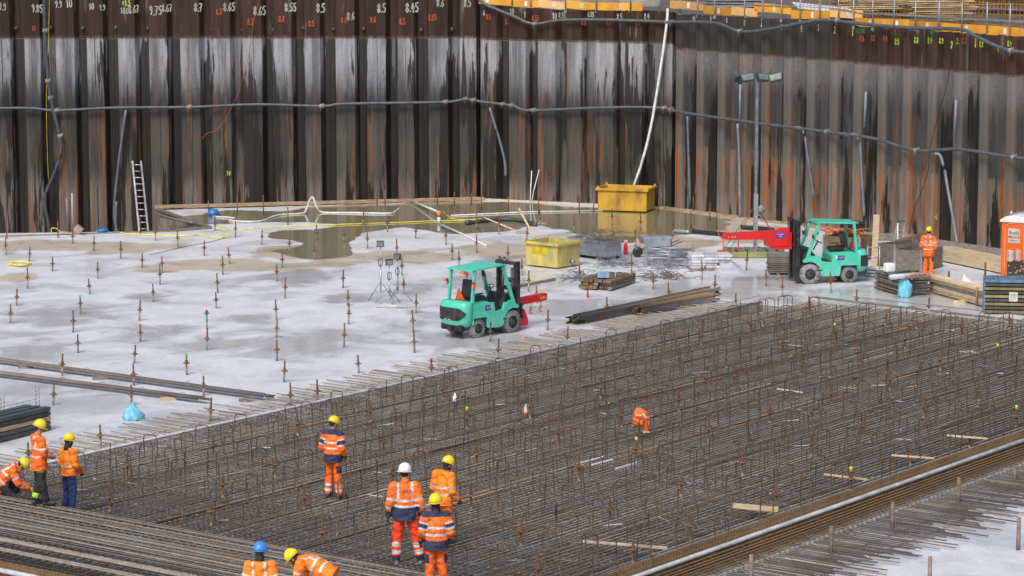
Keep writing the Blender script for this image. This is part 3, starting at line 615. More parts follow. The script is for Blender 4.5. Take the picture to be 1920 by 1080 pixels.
# ------------------------------------------------------------ slab edge boards
def plank_thing(name, label, cat, p0, p1, w, h, m, group=None):
    loc = (p0 + p1) / 2; mb = MB(); mb.beam(p0 + Vector((0, 0, h / 2)), p1 + Vector((0, 0, h / 2)), w, h); return tag(mb.build(name, m, loc=loc, bevel=.004), label, cat, group)
plank_thing('edge_timber', 'long brown timber edging the slab along the foot of the left wall', 'timber', P(290, 391), P(907, 375), .18, .14, WOOD)
plank_thing('edge_timber', 'thin light batten along the foot of the wall behind the pond', 'timber', P(900, 374), P(1262, 391.5), .10, .06, WOODP)
plank_thing('edge_timber', 'brown board edging the slab below the right wall from the corner to the floodlight', 'timber', P(1238, 389), P(1470, 421), .3, .06, WOOD)
plank_thing('edge_timber', 'thin board on the slab edge beside the open trench at far left', 'timber', P(-60, 446), P(330, 434), .10, .05, WOODG)
plank_thing('edge_timber', 'bent edge board at the tip of the slab by the trench corner', 'timber', P(296, 394), P(395, 429), .12, .10, WOODG)
plank_thing('edge_timber', 'short edge board closing the trench corner', 'timber', P(330, 434), P(396, 429), .12, .10, WOODG)
for k, (px, py, h) in enumerate(((346, 388, .5), (361, 384, .45), (461, 384, .5), (494, 402, .55), (540, 422, .5), (445, 400, .5), (391, 399, .35), (403, 432, .5), (707, 388, .5), (722, 384, .4), (820, 383, .55), (852, 386, .4), (903, 396, .5), (884, 384, .35), (953, 396, .4), (1216, 391, .45), (1113, 398, .4), (1235, 398, .4), (1295, 430, .5), (1331, 414, .5), (1344, 430, .55), (1300, 398, .45), (109, 446, .45), (13, 448, .3), (263, 440, .5), (1010, 402, .4), (1086, 400, .5))):
    p = P(px, py); mb = MB(); mb.cyl(p, p + Vector((0, 0, h * 1.5)), .024, n=8)
    tag(mb.build('steel_pin', ANCH, loc=p), 'plain rusty steel pin without a plate standing near the slab edge', 'steel pin', 'plain steel pins along the slab edge')
path_thing('timber_brace', 'grey broken board lying inside the trench corner', 'board', [P(300, 405), P(392, 424)], .05, WOODG, sm=1)

# ------------------------------------------------------------ anchors
def anchor_proto(h, loc, label, group, ph):
    t = thing('anchor_bar', label, 'anchor bar', loc, 0, group)
    mb = MB(); prof = []
    z = h * .42
    while z < h: prof += [(.021, z), (.026, z + .012)]; z += .024
    mb.lathe(prof, 9); mb.build('bar', ANCH, t)
    mb = MB(); mb.lathe([(.03, -.05), (.031, h * .3), (.027, h * .43)], 9); mb.build('sleeve', SPLASH, t)
    mb = MB(); mb.lathe([(.028, ph - .035), (.045, ph - .016), (.092, ph - .010), (.096, ph + .008), (.05, ph + .016), (.04, ph + .02)], 12); mb.build('plate', PLATE, t)
    mb = MB(); mb.lathe([(.040, ph + .015), (.043, ph + .02), (.041, ph + .08), (.028, ph + .085)], 6, smooth=False); mb.build('nut', ANCH, t)
    return t
SLAB = []
o4 = [(33, 412), (165, 450), (295, 505), (408, 352), (528, 393), (679, 437), (800, 488), (875, 335), (1002, 375), (1148, 418), (1292, 465), (1324, 315), (1472, 358), (1628, 402), (1768, 442), (900, 583), (1253, 525), (1588, 487), (550, 547), (506, 636), (155, 605), (93, 700), (863, 678), (1225, 628), (1217, 716), (1603, 660), (59, 800), (412, 850), (784, 785), (790, 903), (1164, 950), (1555, 780), (1555, 880), (1558, 1010), (439, 965), (755, 1025), (349, 1095), (1598, 1130), (753, 1150), (1783, 330), (1210, 278)]
o5 = [(15, 345), (147, 380), (124, 245), (260, 285), (418, 322), (762, 403), (760, 270), (886, 300), (1045, 340), (937, 450), (1119, 250), (1309, 290), (1523, 250), (1683, 275), (1654, 368), (1865, 305), (1857, 375), (663, 490), (315, 430), (341, 530), (708, 580), (420, 742), (9, 600), (35, 700), (41, 805), (15, 935), (98, 1080), (1015, 530), (1053, 620), (1101, 685), (1160, 838), (838, 905), (406, 850), (412, 965), (1343, 560), (1495, 765), (1632, 520), (1755, 607), (1846, 680), (1268, 940), (879, 1015)]
o6 = [(110, 555), (180, 640), (358, 500), (467, 590), (562, 650), (298, 720), (835, 630), (978, 720), (1380, 760)]
for L, ox, oy in ((o4, 0, 340), (o5, 640, 340), (o6, 1280, 340)):
    for x, y in L: SLAB.append((ox + x / 3, oy + y / 3))
SLAB += [(100, 760), (382, 742), (247, 760), (394, 795), (545, 765), (596, 757), (189, 840), (54, 870)]
MATA = [(1572, 870), (1142, 810), (713, 740), (380, 850), (1838, 830), (560, 970), (105, 920), (247, 1050), (1250, 945), (980, 1010), (1450, 1060)]
MATA = [(1280 + x / 3, 340 + y / 3) for x, y in MATA]
for L, ox in (([(1197, 400), (716, 530), (1677, 290), (1250, 640), (1713, 700), (616, 700), (1187, 790), (1812, 900), (132, 610), (1546, 520)], 0), ([(167, 210), (238, 380), (568, 80), (1063, 190), (1217, 340), (765, 460), (1577, 245), (1897, 150), (1458, 80), (293, 560), (733, 700), (1338, 540), (1515, 770), (1010, 910), (1910, 630), (1635, 1000), (1110, 1120)], 640), ([(142, 320), (489, 210), (1353, 190), (1015, 290), (723, 400), (338, 510), (1283, 450), (530, 700), (1610, 350), (42, 870)], 1280)):
    for x, y in L: MATA.append((ox + x / 3, 720 + y / 3))
pa = anchor_proto(.66, P(*SLAB[0]), 'rusty threaded anchor bar with round plate standing on the bare pale slab', 'plain anchor bars on the pale slab', .34)
for x, y in SLAB[1:]: q = dup(pa, P(x, y)); q.rotation_euler = (rnd.gauss(0, .035), rnd.gauss(0, .035), rnd.random() * 6); q.scale = (1, 1, rnd.uniform(.80, 1.15))
pb_ = anchor_proto(.86, P(*MATA[0], .33) * 1, 'rusty threaded anchor bar with round plate rising out of the reinforcement mat', 'plain anchor bars in the reinforcement mat', .60)
pb_.location.z = 0
for x, y in MATA[1:]: l = P(x, y, .33); l.z = 0; q = dup(pb_, l); q.rotation_euler = (rnd.uniform(-.03, .03), rnd.uniform(-.03, .03), rnd.random() * 6); q.scale = (1, 1, rnd.uniform(.93, 1.08))
def special(px, py, h, ph, label, col, inmat=False, z0=None, z1=None):
    l = P(px, py, .33 if inmat else 0); l.z = 0; t = anchor_proto(h, l, label, None, ph); mb = MB(); mb.cyl((0, 0, h - .1 if z0 is None else z0), (0, 0, h + .01 if z1 is None else z1), .034, n=9); mb.build('painted_band', col, t); return t
RED = pm('red_marking_paint', (.65, .03, .03), .6); PINK = pm('pink_marking_paint', (.7, .05, .2), .6); GRN = pm('green_marking_paint', (.04, .5, .12), .6)
special(151, 589, .6, .34, 'anchor bar with turquoise green painted tip at the left of the slab', GRN)
special(388, 617, .6, .50, 'anchor bar with bright green band below its high plate', GRN, z0=.25, z1=.44)
special(519, 527, .6, .34, 'anchor bar topped with a ragged green and blue marker', GRN)
special(304, 512, .6, .34, 'anchor bar with a pink painted tip in the tan stain', PINK)
special(350, 703, .6, .34, 'anchor bar with green tip near the bundles of steel on the left', GRN)
special(590 + 247, 459, .6, .34, 'anchor bar under the blue marker in the pond', BLUEB) if False else special(836, 459, .6, .34, 'anchor bar with a blue cap at the edge of the pond', pm('blue_cap', (.05, .07, .5), .5))
special(848, 488, .6, .34, 'anchor bar with green tip just above the front forklift', GRN)
special(757, 552, .6, .34, 'anchor bar with green tip beside the tripod lamps', GRN)
special(1102, 558, .6, .34, 'anchor bar with a bright red foot in front of the plank pallet', RED, z0=.0, z1=.24)
special(1103 + 340, 568, .6, .34, 'anchor bar spattered white in the reflection left of the rear forklift', WHITEP, z0=.0, z1=.2) if False else None
special(809, 712, .6, .34, 'anchor bar with faded red tip at the ends of the lap bars', RED)
special(876, 803, .86, .60, 'anchor bar with yellow tipped nut in the mat above the standing workers', CH['Y'], True)
special(1193, 862, .86, .60, 'anchor bar with yellow cap in the mat below the orange jacket', CH['Y'], True)
special(1870, 680, .86, .60, 'anchor bar with yellow green marking near the right end of the mat', CH['y'], True)
special(1565, 640, .86, .60, 'anchor bar with bright yellow cap at the far end of the mat', CH['y'], True)
special(1595, 920, .86, .60, 'anchor bar with yellow cap beside the lower white batten', CH['Y'], True)
special(1905, 800, .86, .60, 'anchor bar with yellow cap at the right frame edge above the brown mesh', CH['Y'], True)
for px, py in ((1078, 703), (1467, 662), (1503, 700), (1668, 728), (1376, 722), (1731, 775), (1835, 750), (1558, 755)):
    special(px, py, .82, .58, 'anchor bar with plate smeared white by grout in the reinforcement mat', WHITEP, True, z0=.56, z1=.66)['group'] = 'white smeared anchors in the mat'
for k, (px, py, hh) in enumerate(((1875, 1030 - 123, 1.0), (1866 + 37, 905, 1.0),)): pass
for px, py, h, lab in ((1902, 907, .62, 'furthest'), (1797, 949, .9, ''), (1673, 997, .9, ''), (1558, 1044, .9, ''), (1408, 1100, .9, ''), (1743, 1094, .75, ''), (1909, 1031, .95, '')):
    p = P(px, py); mb = MB(); mb.cyl(p, p + Vector((0, 0, h * .72)), .045, .04, n=8); 
    tag(mb.build('post_pin', pm('weathered_pin', (.27, .22, .18), .8, 0, (.14, .10, .08), 5), loc=p), 'plain upright post among the lap bars below the brown mesh strip', 'post', 'plain posts at lower right')

# ------------------------------------------------------------ reinforcement mats
AL, AR, AR2 = -9.5, 29.5, 31.6
BA, BB, BA2, BB2 = 1.5, 17.6, -2.4, 20.7
mat = thing('reinforcement_mat', 'huge dense mat of crossing steel bars with upright hoops', 'rebar mat', AB(10, 9))
MO = mat.location.copy()
def mpart(mb, name, m, kind=None, par=None):
    for i in range(len(mb.v)): mb.v[i] = mb.v[i] - MO
    o = mb.build(name, m, par or mat, recalc=False)
    if kind: o['kind'] = kind
    return o
def bar(mb, p, q, r=.014, n=5, wob=.012):
    L = (q - p).length; k = max(2, int(L / 5) + 1)
    pts = [p.lerp(q, i / (k - 1)) + Vector((rnd.uniform(-wob, wob), rnd.uniform(-wob, wob), rnd.uniform(-wob, wob) * .7)) for i in range(k)]
    mb.tube(pts, r, n, True, True)
# top longitudinal bars
bs = []; b = BA + .1
while b < BB - .05: bs.append(b); b += .148 + rnd.uniform(-.018, .018)
bs.sort(reverse=True)
rest = MB(); RM = [REBAR, REBARD, RUSTY]
for i, b in enumerate(bs):
    j = rnd.uniform(-.04, .04)
    mb = MB() if i < 100 else rest
    bar(mb, AB(-5.6, b + j, .335), AB(AR2 + rnd.uniform(-.25, .1), b - j, .335), .015)
    if i < 100: mpart(mb, 'long_bar', RM[0] if rnd.random() < .8 else RM[rnd.choice((1, 1, 2))])
mpart(rest, 'long_bars_far', REBAR, 'stuff')
xs = []; a = -5.3
while a < AR2 - .3: xs.append(a); a += .155 + rnd.uniform(-.02, .02)
rest = MB()
for i, a in enumerate(xs):
    mb = MB() if i < 100 else rest
    bar(mb, AB(a, BA, .30), AB(a + rnd.uniform(-.03, .03), BB, .30), .014)
    if i < 100: mpart(mb, 'cross_bar', REBARD if i % 6 else RUSTY)
mpart(rest, 'cross_bars_far', REBARD, 'stuff')
low = MB(); b = BA
while b < BB: bar(low, AB(AL, b, .11), AB(AR2 + rnd.uniform(-.3, .2), b, .11), .015); b += .15
while b < BB + .5: b += .15
mpart(low, 'bottom_long_bars', REBAR, 'stuff')
low = MB(); a = AL
while a < AR: bar(low, AB(a, BA, .21), AB(a, BB, .21), .013); a += .30
mpart(low, 'middle_bars', REBARD, 'stuff')
# lap bars that stick out on both sides (they are the bottom cross bars)
lap = []; a = AL
while a < AR2 - .4: lap.append(a); a += .17 + rnd.uniform(-.02, .02)
r1 = MB(); r2 = MB(); na = nb = 0
for i, a in enumerate(lap):
    e = BA2 + (rnd.choice((0, 0, .5, .9)) + rnd.uniform(-.15, .3)); e2 = BB2 - (rnd.choice((0, 0, .6, 1.1)) + rnd.uniform(-.2, .25)) * (1 if a > 0 else 1)
    m1 = MB() if i % 2 == 0 and na < 100 else r1
    bar(m1, AB(a, e, .06 + .02 * (i % 2)), AB(a, BA + .3, .07), .016)
    if m1 is not r1: mpart(m1, 'lap_bar', REBAR if i % 3 else REBARD); na += 1
    bar(r2, AB(a, BA + .3, .06), AB(a, BB - .2, .06), .015)
    m1 = MB() if a > -4 and nb < 100 and a < 20 else r2
    bar(m1, AB(a, BB - .2, .07), AB(a + rnd.uniform(-.03, .03), e2, .06 + .02 * (i % 2)), .016, wob=.003)
    if m1 is not r2: mpart(m1, 'near_lap_bar', REBAR if i % 3 else REBARD); nb += 1
a = AL
while a < AR2 - .4: bar(r2, AB(a, BB - .2, .10), AB(a + rnd.uniform(-.05, .05), BB + rnd.uniform(1.8, 2.9), .09), .014, wob=.003); a += .14
mpart(r1, 'lap_bars_between', REBAR, 'stuff'); mpart(r2, 'bottom_cross_bars', REBARD, 'stuff')
mb = MB()
for b in (BA2 + 1.3, BA2 + 2.2, BB + .6, BB + .9, BB + 1.5, BB + 2.1): bar(mb, AB(AL if b < 5 else -6, b, .035), AB(AR, b, .035), .010)
mpart(mb, 'distribution_bars', REBARD)
CARR = rust_mat('carrier_steel', (.34, .29, .21), (.31, .24, .16), (.25, .22, .18))
# brown carrier bars on top
b = BA + .9
for i in range(7):
    mb = MB(); a = -5.5
    while a < 30:
        L = rnd.uniform(5, 9); bar(mb, AB(a, b + rnd.uniform(-.08, .08), .37), AB(min(a + L, 31), b + rnd.uniform(-.12, .12), .375), .017); a += L - .6
    mpart(mb, 'carrier_bar', CARR if i % 2 else RUSTY)
    b += 2.2 + rnd.uniform(-.4, .4)
# scatter of ties, offcuts and spacers lying in the mat
mb = MB()
for i in range(420):
    a, b = rnd.uniform(-4, 29), rnd.uniform(BA + .5, BB - .4); t = rnd.uniform(0, 6.28); L = rnd.uniform(.1, .5)
    p = AB(a, b, .36); mb.cur = rnd.choice((0, 0, 1, 2, 3)); mb.tube([p, p + Vector((math.cos(t) * L, math.sin(t) * L, rnd.uniform(-.02, .04)))], rnd.uniform(.006, .016), 5)
for i in range(len(mb.v)): mb.v[i] = mb.v[i] - MO
o = mb.build('loose_offcuts', [REBARD, GALV, RUSTY, WHITEP], None, recalc=False); o.location = MO; tag(o, 'scattered wire ties and bar offcuts lying on the mat', 'offcuts', None, 'stuff')
# hoops
hoops = []
a = -3.9; hr_ = 0
while a < AR - .6:
    hr_ += 1; b = BA + .45 + (.42 if hr_ % 2 else 0)
    while b < BB - .35:
        hoops.append((a + rnd.uniform(-.28, .28), b + rnd.uniform(-.24, .24))); b += .92
    a += .86
hoops.sort(key=lambda q: AB(*q).y)
rest = MB()
for i, (a, b) in enumerate(hoops):
    mb = MB() if i < 100 else rest
    w = rnd.uniform(.26, .34) / 2; z1 = rnd.uniform(.78, 1.02); t = rnd.uniform(-.35, .35); lean = Vector((rnd.uniform(-.05, .05), rnd.uniform(-.05, .05), 0))
    d = Vector((math.cos(t - .25), math.sin(t - .25), 0)); c = AB(a, b)
    if rnd.random() < .12:
        mb.tube([c, c + lean + Vector((0, 0, z1))], .012, 5)
    else:
        pts = [c - d * w, c - d * w + lean + Vector((0, 0, z1 - .08)), c - d * (w - .02) + lean + Vector((0, 0, z1 - .03)), c - d * (w - .08) + lean + Vector((0, 0, z1)), c + d * (w - .08) + lean + Vector((0, 0, z1)), c + d * (w - .02) + lean + Vector((0, 0, z1 - .03)), c + d * w + lean + Vector((0, 0, z1 - .08)), c + d * w]
        mb.tube(pts, .0135, 5)
    if i < 100: mpart(mb, 'hoop', HOOP)
mpart(rest, 'hoops_far', HOOP, 'stuff')

# stop-end meshes with pipe
def mesh_mat(name, col, dens):
    g = G(name); o = g.tc.outputs['Object']; n = g.noise(o, 1.4, 5, .6)
    tr = g.n.new('ShaderNodeBsdfTransparent'); mx = g.n.new('ShaderNodeMixShader')
    br = g.n.new('ShaderNodeTexVoronoi'); br.inputs['Scale'].default_value = 26; g.put(br.inputs['Vector'], o)
    f = g.mapr(br.outputs['Distance'], .25 , .5, 0, 1)
    g.put(mx.inputs[0], g.math('MINIMUM', g.math('ADD', g.math('MULTIPLY', f, .5), g.mapr(n, .3, .7, dens - .12, dens + .15)), 1.0)); g.t.links.new(tr.outputs[0], mx.inputs[1]); g.t.links.new(g.bs.outputs[0], mx.inputs[2])
    g.t.links.new(mx.outputs[0], g.n['Material Output'].inputs[0])
    return g.out(g.mix(g.mapr(n, .35, .65), col, tuple(c * .55 for c in col)), .7, .2)
BRM = mesh_mat('brown_expanded_metal', (.30, .18, .07), .36); GRM = mesh_mat('grey_expanded_metal', (.22, .19, .15), .12)
def stop_end(label, p0, p1, zp, zt, m, piper=.035, wire=.1, wm=RUSTY, nrm=None):
    t = thing('stop_end_mesh', label, 'mesh formwork', (p0 + p1) / 2); L = t.location.copy(); d = (p1 - p0); n = int(d.length / wire); u = d.normalized()
    a, b = p0 - L, p1 - L
    mb = MB(); mb.add([a, b, b + Vector((0, 0, zt)), a + Vector((0, 0, zt))], [(0, 1, 2, 3)]); mb.build('expanded_sheet', m, t, recalc=False)
    mb = MB()
    for k in range(n + 1): q = a + u * (k * wire); mb.cyl(q, q + Vector((0, 0, zt)), .006, n=3, smooth=False)
    for z in [zt * j / 5 for j in range(1, 6)]: mb.cyl(a + Vector((0, 0, z)), b + Vector((0, 0, z)), .006, n=3, smooth=False)
    mb.build('wire_grid', wm, t, recalc=False)
    if nrm is not None:
        off = nrm * .06
        mb = MB(); mb.tube([a + off + Vector((0, 0, zp)), b + off + Vector((0, 0, zp))], piper, 10); mb.build('pipe', pm('pale_grey_pipe', (.60, .62, .66), .4, .1, (.40, .42, .46), 3), t)
    return t
stop_end('fine grid mesh strip with pale pipe on top, behind the big mat', AB(-6.5, BA), AB(28.6, BA), .62, .60, GRM, nrm=-WW, wire=.11, wm=REBARD)
stop_end('brown mesh strip with pale pipe along it, in front of the big mat', AB(-6.5, BB), AB(AR, BB), .42, .64, BRM, nrm=WW, piper=.046)
mb = MB()
BRB = rust_mat('wet_brown_steel', (.20, .125, .06), (.24, .14, .055), (.13, .09, .055), .55, .1)
# rusty bars lying just outside the brown strip and the row of short concrete teeth
t = thing('edge_bar_bundle', 'row of rusty brown bars lying along the foot of the lower mesh strip', 'rebar', AB(10, BB + .35)); L = t.location.copy()
for k in range(7):
    mb = MB(); z = .08 + .040 * (6 - k); bar(mb, AB(-6, BB + .12 + k * .055, z) - L, AB(AR, BB + .12 + k * .055, z) - L, .017, wob=.008); mb.build('bar', BRB, t, recalc=False)
t = thing('spacer_strip', 'saw toothed grey spacer strip along the foot of the lower mesh', 'spacer strip', AB(10, BB + .7)); L = t.location.copy()
mb = MB(); a = -6
while a < AR: q = AB(a, BB + .66, .07) - L; mb.box(q, (.07, .07, .14), -PHI); a += .2
mb.build('teeth', pm('fibre_cement', (.33, .33, .33), .8), t, recalc=False); mb = MB(); mb.beam(AB(-6, BB + .60, .03) - L, AB(AR, BB + .60, .03) - L, .03, .06); mb.build('strip', REBARD, t, recalc=False)

CAGEB = rust_mat('cage_steel', (.20, .20, .20), (.17, .155, .135), (.30, .30, .30), .45, .1)
# edge beam cage at lower left
E1 = toAB(P(0, 929, .72))[0]; E2 = toAB(P(0, 1000, .72))[0]
cage = thing('edge_beam_cage', 'raised cage of long parallel bars crossing the lower left corner', 'rebar cage', AB(E1 - 2, 8)); CO = cage.location.copy()
k = 0
for z in (.72, .52, .30):
    a = E1
    while a > E2:
        mb = MB(); bar(mb, AB(a, -8, z + rnd.uniform(-.01, .01)) - CO, AB(a + rnd.uniform(-.05, .05), 24, z) - CO, .016 if z > .6 else .014, wob=.02)
        mb.build('long_bar', (REBARD, CAGEB, REBARD, REBAR)[k % 4] if k % 11 else RUSTY, cage, recalc=False); k += 1; a -= .115 + rnd.uniform(-.02, .02)
mb = MB(); b = -8
while b < 24:
    for z in (.70, .10): bar(mb, AB(E1 + .02, b, z) - CO, AB(E2 - 1.3, b, z) - CO, .012, wob=.005)
    bar(mb, AB(E1 + .02, b, .1) - CO, AB(E1 + .02, b, .70) - CO, .012, wob=.003); b += .22
mb.build('stirrups', REBARD, cage, recalc=False)['kind'] = 'stuff'
mb = MB()
for a in (E2 - .35, E2 - .42, E2 - .49, E2 - .95, E2 - 1.05): bar(mb, AB(a, -8, .74) - CO, AB(a, 24, .74) - CO, .024, wob=.01)
mb.build('edge_bars', REBAR, cage, recalc=False)
c0 = E2 - 1.45
stop_end('brown mesh strip with a pale pipe in the bottom left corner', AB(c0, -8), AB(c0, 24), .50, .66, BRM, nrm=-UU, piper=.05)
mb = MB(); t = thing('lap_mat', 'layer of bars sticking out below the bottom left mesh strip', 'rebar mat', AB(c0 - 1.4, 2)); L = t.location.copy(); b = -8
while b < 24: bar(mb, AB(c0 - .1, b, .07) - L, AB(c0 - 3, b, .07) - L, .016); b += .15
mb.build('lap_bars', REBARD, t, recalc=False)['kind'] = 'stuff'

# ------------------------------------------------------------ bundles of bars and boards on the slab
def bundle(label, p0, p1, rows, m, n, z0=.12, ties=6, r=.016, sag=0.0, group=None):
    t = thing('rebar_bundle', label, 'rebar bundle', (p0 + p1) / 2, 0, group); L = t.location.copy(); d = (p1 - p0).normalized(); w = Vector((-d.y, d.x, 0))
    for k in range(n):
        row = k // rows; c = k % rows; off = w * ((c - rows / 2) * r * 2.1) + Vector((0, 0, z0 + row * r * 1.9)); e0, e1 = rnd.uniform(-.3, .3), rnd.uniform(-.3, .3)
        mb = MB(); bar(mb, p0 - L + off + d * e0, p1 - L + off + d * e1, r, 6, wob=.01 + sag); mb.build('bar', m if k % 3 else REBARD, t, recalc=False)
    for k in range(ties):
        c = p0.lerp(p1, (k + .5) / ties) - L + Vector((0, 0, z0 + n / rows * r)); mb = MB(); R0 = rows * r * 1.2
        mb.tube([c + w * (math.cos(q) * R0) + Vector((0, 0, math.sin(q) * (n / rows * r * 1.2 + .02))) for q in [i * .63 for i in range(11)]], .006, 4); mb.build('wire_tie', REBARD, t)
    return t
bundle('long dark steel bar bundle on timbers at left, upper one reaching the lap bars', P(-60, 674), P(500, 751), 7, REBARD, 21, .10)
bundle('long dark steel bar bundle on timbers at left, lower one nearer the crouching man', P(-60, 700), P(380, 756), 7, REBARD, 21, .10)
BROR = rust_mat('orange_rusty_steel', (.24, .12, .045), (.30, .16, .06), (.16, .085, .04), .7, .1)
bundle('long grey brown bar bundle lying in the wet right of the front forklift', P(1078, 607), P(1336, 553), 9, pm('brown_grey_steel', (.13, .10, .07), .6, .3, (.08, .065, .05), 3), 45, .05, 5, r=.026)
bundle('short rusty orange brown bar bundle lying in front of the longer one', P(1200, 590), P(1334, 564), 9, BROR, 45, .05, 4, r=.026)
for px, py, l in ((48, 690, 'first'), (188, 712, 'second'), (315, 751, 'light'), (463, 753, 'last')):
    p = P(px, py); mb = MB(); mb.box(p + Vector((0, 0, .045)), (.42, .12, .09), .35); tag(mb.build('bearer_block', WOODP if px == 315 else WOODG, loc=p), {'first': 'grey timber bearer under the upper bar bundle at far left', 'second': 'grey timber bearer under the middle of the upper bar bundle', 'light': 'pale new timber bearer under the lower bar bundle', 'last': 'timber bearer under the right end of the upper bar bundle'}[l], 'timber block')
plank_thing('squared_timber', 'square timber lying on the slab between front forklift and plank pallet', 'timber', P(967, 540), P(1040, 526), .10, .09, WOODG)
# stack at the left edge
t = thing('formwork_beam_stack', 'stack of long grey and brown formwork beams at the left edge behind the men', 'beam stack', P(0, 830)); L = t.location.copy()
for k in range(5):
    for j in range(3):
        mb = MB(); off = Vector((-.1 + j * .26, -j * .12, .08 + k * .12)); mb.beam(P(-80, 838) - L + off, P(62, 803) - L + off, .2, .1); mb.build('beam', (DGREY, HOSE, WOOD, DGREY, HOSE)[k], t, bevel=.006)
t = thing('mesh_fence_panel', 'light wire mesh cage standing behind the beam stack at the left edge', 'mesh panel', P(30, 806)); L = t.location.copy()
mb = MB(); p0, p1 = P(-30, 818) - L, P(68, 793) - L
for k in range(9): q = p0.lerp(p1, k / 8); mb.cyl(q, q + Vector((0, 0, .62)), .006, n=4)
for z in (.2, .42, .62): mb.cyl(p0 + Vector((0, 0, z)), p1 + Vector((0, 0, z)), .006, n=4)
mb.build('wires', GALV, t); mb = MB()
for q in (p1, p0.lerp(p1, .33)):
    for dx in (0, .09): mb.cyl(q + Vector((dx, 0, 0)), q + Vector((dx, 0, .95)), .008, n=4)
    for j in range(9): mb.cyl(q + Vector((0, 0, j * .1)), q + Vector((.09, 0, j * .1 + .08)), .006, n=4)
mb.build('lattice_girder', REBARD, t)
# mesh beyond the far corner of the mat
t = thing('mesh_corner', 'light wire mesh standing at the far corner of the mat', 'mesh panel', P(1400, 590)); L = t.location.copy(); mb = MB()
p0, p1 = AB(21, BA - .35) - L, AB(29, BA - .35) - L
for k in range(60): q = p0.lerp(p1, k / 59); mb.cyl(q, q + Vector((0, 0, .75)), .006, n=3)
for z in (.15, .3, .45, .6, .75): mb.cyl(p0 + Vector((0, 0, z)), p1 + Vector((0, 0, z)), .006, n=3)
mb.build('wires', pm('pale_wire', (.35, .30, .23), .6), t)
p0, p1 = P(1535, 559), P(2050, 620)
bundle('dark ribbed strip of bars lying across the slab beyond the far end of the mat', p0, p1, 3, REBARD, 6, .02, 0)
p0, p1 = P(1600, 578), P(2050, 628)
bundle('rusty single bar lying over the bar ends beyond the mat', p0, p1, 2, RUSTY, 2, .38, 0)
# battens on the mat
for p0, p1, w, h, m, lab in (((1092, 1017), (1252, 1030), .05, .05, pm('pinkish_batten', (.62, .48, .42), .7), 'pink and white batten lying across the hoops at bottom centre'), ((1372, 952), (1460, 960), .09, .10, WOODP, 'thick pale block of timber lying above the brown mesh'), ((1545, 891), (1628, 901), .05, .04, WOODP, 'pale batten tied to the anchor right of the thick block'), ((1670, 855), (1752, 861), .05, .04, WOODP, 'pale batten second from right above the brown mesh'), ((1776, 818), (1852, 824), .05, .04, WOODP, 'pale batten furthest right above the brown mesh'), ((1457, 730), (1505, 737), .04, .03, WHITEP, 'small whitish lath in the middle of the mat'), ((1083, 870), (1130, 858), .04, .03, WHITEP, 'white plastic strip left of three near the orange jacket'), ((1110, 873), (1148, 863), .04, .03, WHITEP, 'white plastic strip middle of three near the orange jacket'), ((1155, 880), (1193, 869), .04, .03, WHITEP, 'white plastic strip right of three near the orange jacket')):
    a, b = P(*p0, .55), P(*p1, .55); plank_thing('batten', lab, 'batten', a, b, w, h, m, 'battens on the mat')
for px, py, m, lab, cat in ((853, 755, WHITEP, 'white and blue plastic bottle standing among the hoops', 'bottle'), (986, 776, WHITEP, 'clear plastic bottle with orange base among the hoops', 'bottle')):
    t = thing('bottle', lab, cat, P(px, py + 4, .36)); mb = MB(); mb.lathe([(.001, 0), (.05, .0), (.055, .02), (.055, .2), (.03, .26), (.022, .27), (.022, .31), (.001, .31)], 12); mb.build('body', m, t); mb = MB(); mb.lathe([(.0565, .02), (.0565, .1)], 12); mb.build('band', CH['o'] if px > 900 else pm('blue_cap', (.05, .07, .5)), t)

# ------------------------------------------------------------ forklift
g = G('turquoise_machine_paint'); o_ = g.tc.outputs['Object']; zz = g.sep(o_)[2]; n_ = g.noise(o_, 5, 5, .65); n3_ = g.noise(o_, 22, 4, .7)
dirt_ = g.math('MULTIPLY', g.mapr(g.math('ADD', zz, g.math('MULTIPLY', n_, .9)), .55, 1.35, 1, .12), g.mapr(n3_, .42, .66)); cc_ = g.mix(g.mapr(n_, .35, .65), (.075, .60, .44), (.065, .52, .385))
cc_ = g.mix(g.math('MULTIPLY', dirt_, .7), cc_, (.42, .44, .42)); cc_ = g.mix(g.mapr(n3_, .68, .74, 0, .6), cc_, (.10, .09, .07)); TEAL = g.out(cc_, g.mapr(dirt_, 0, 1, .33, .75))
TYRE = pm('dusty_tyre_rubber', (.26, .265, .27), .9, 0, (.09, .09, .095), 8, (.35, .75))
RIM = pm('dirty_rim', (.018, .018, .02), .6, .1, (.07, .07, .07), 9)
REDM = pm('red_machine_paint', (.66, .018, .022), .35, 0, (.55, .02, .02), 3, objvar=.02)
BLKM = pm('black_machine_paint', (.014, .014, .017), .4, .1, (.05, .05, .05), 5)
ORL = pm('orange_lens', (.85, .25, .03), .2); REDL = pm('red_lens', (.5, .02, .02), .2)
LBL = pm('blue_label', (.05, .06, .38), .4); ORT = pm('orange_triangle', (1.0, .20, .02), .5); DRED = pm('dark_red_border', (.55, .03, .03), .5); YLW = pm('warning_yellow', (.8, .6, .03), .5)
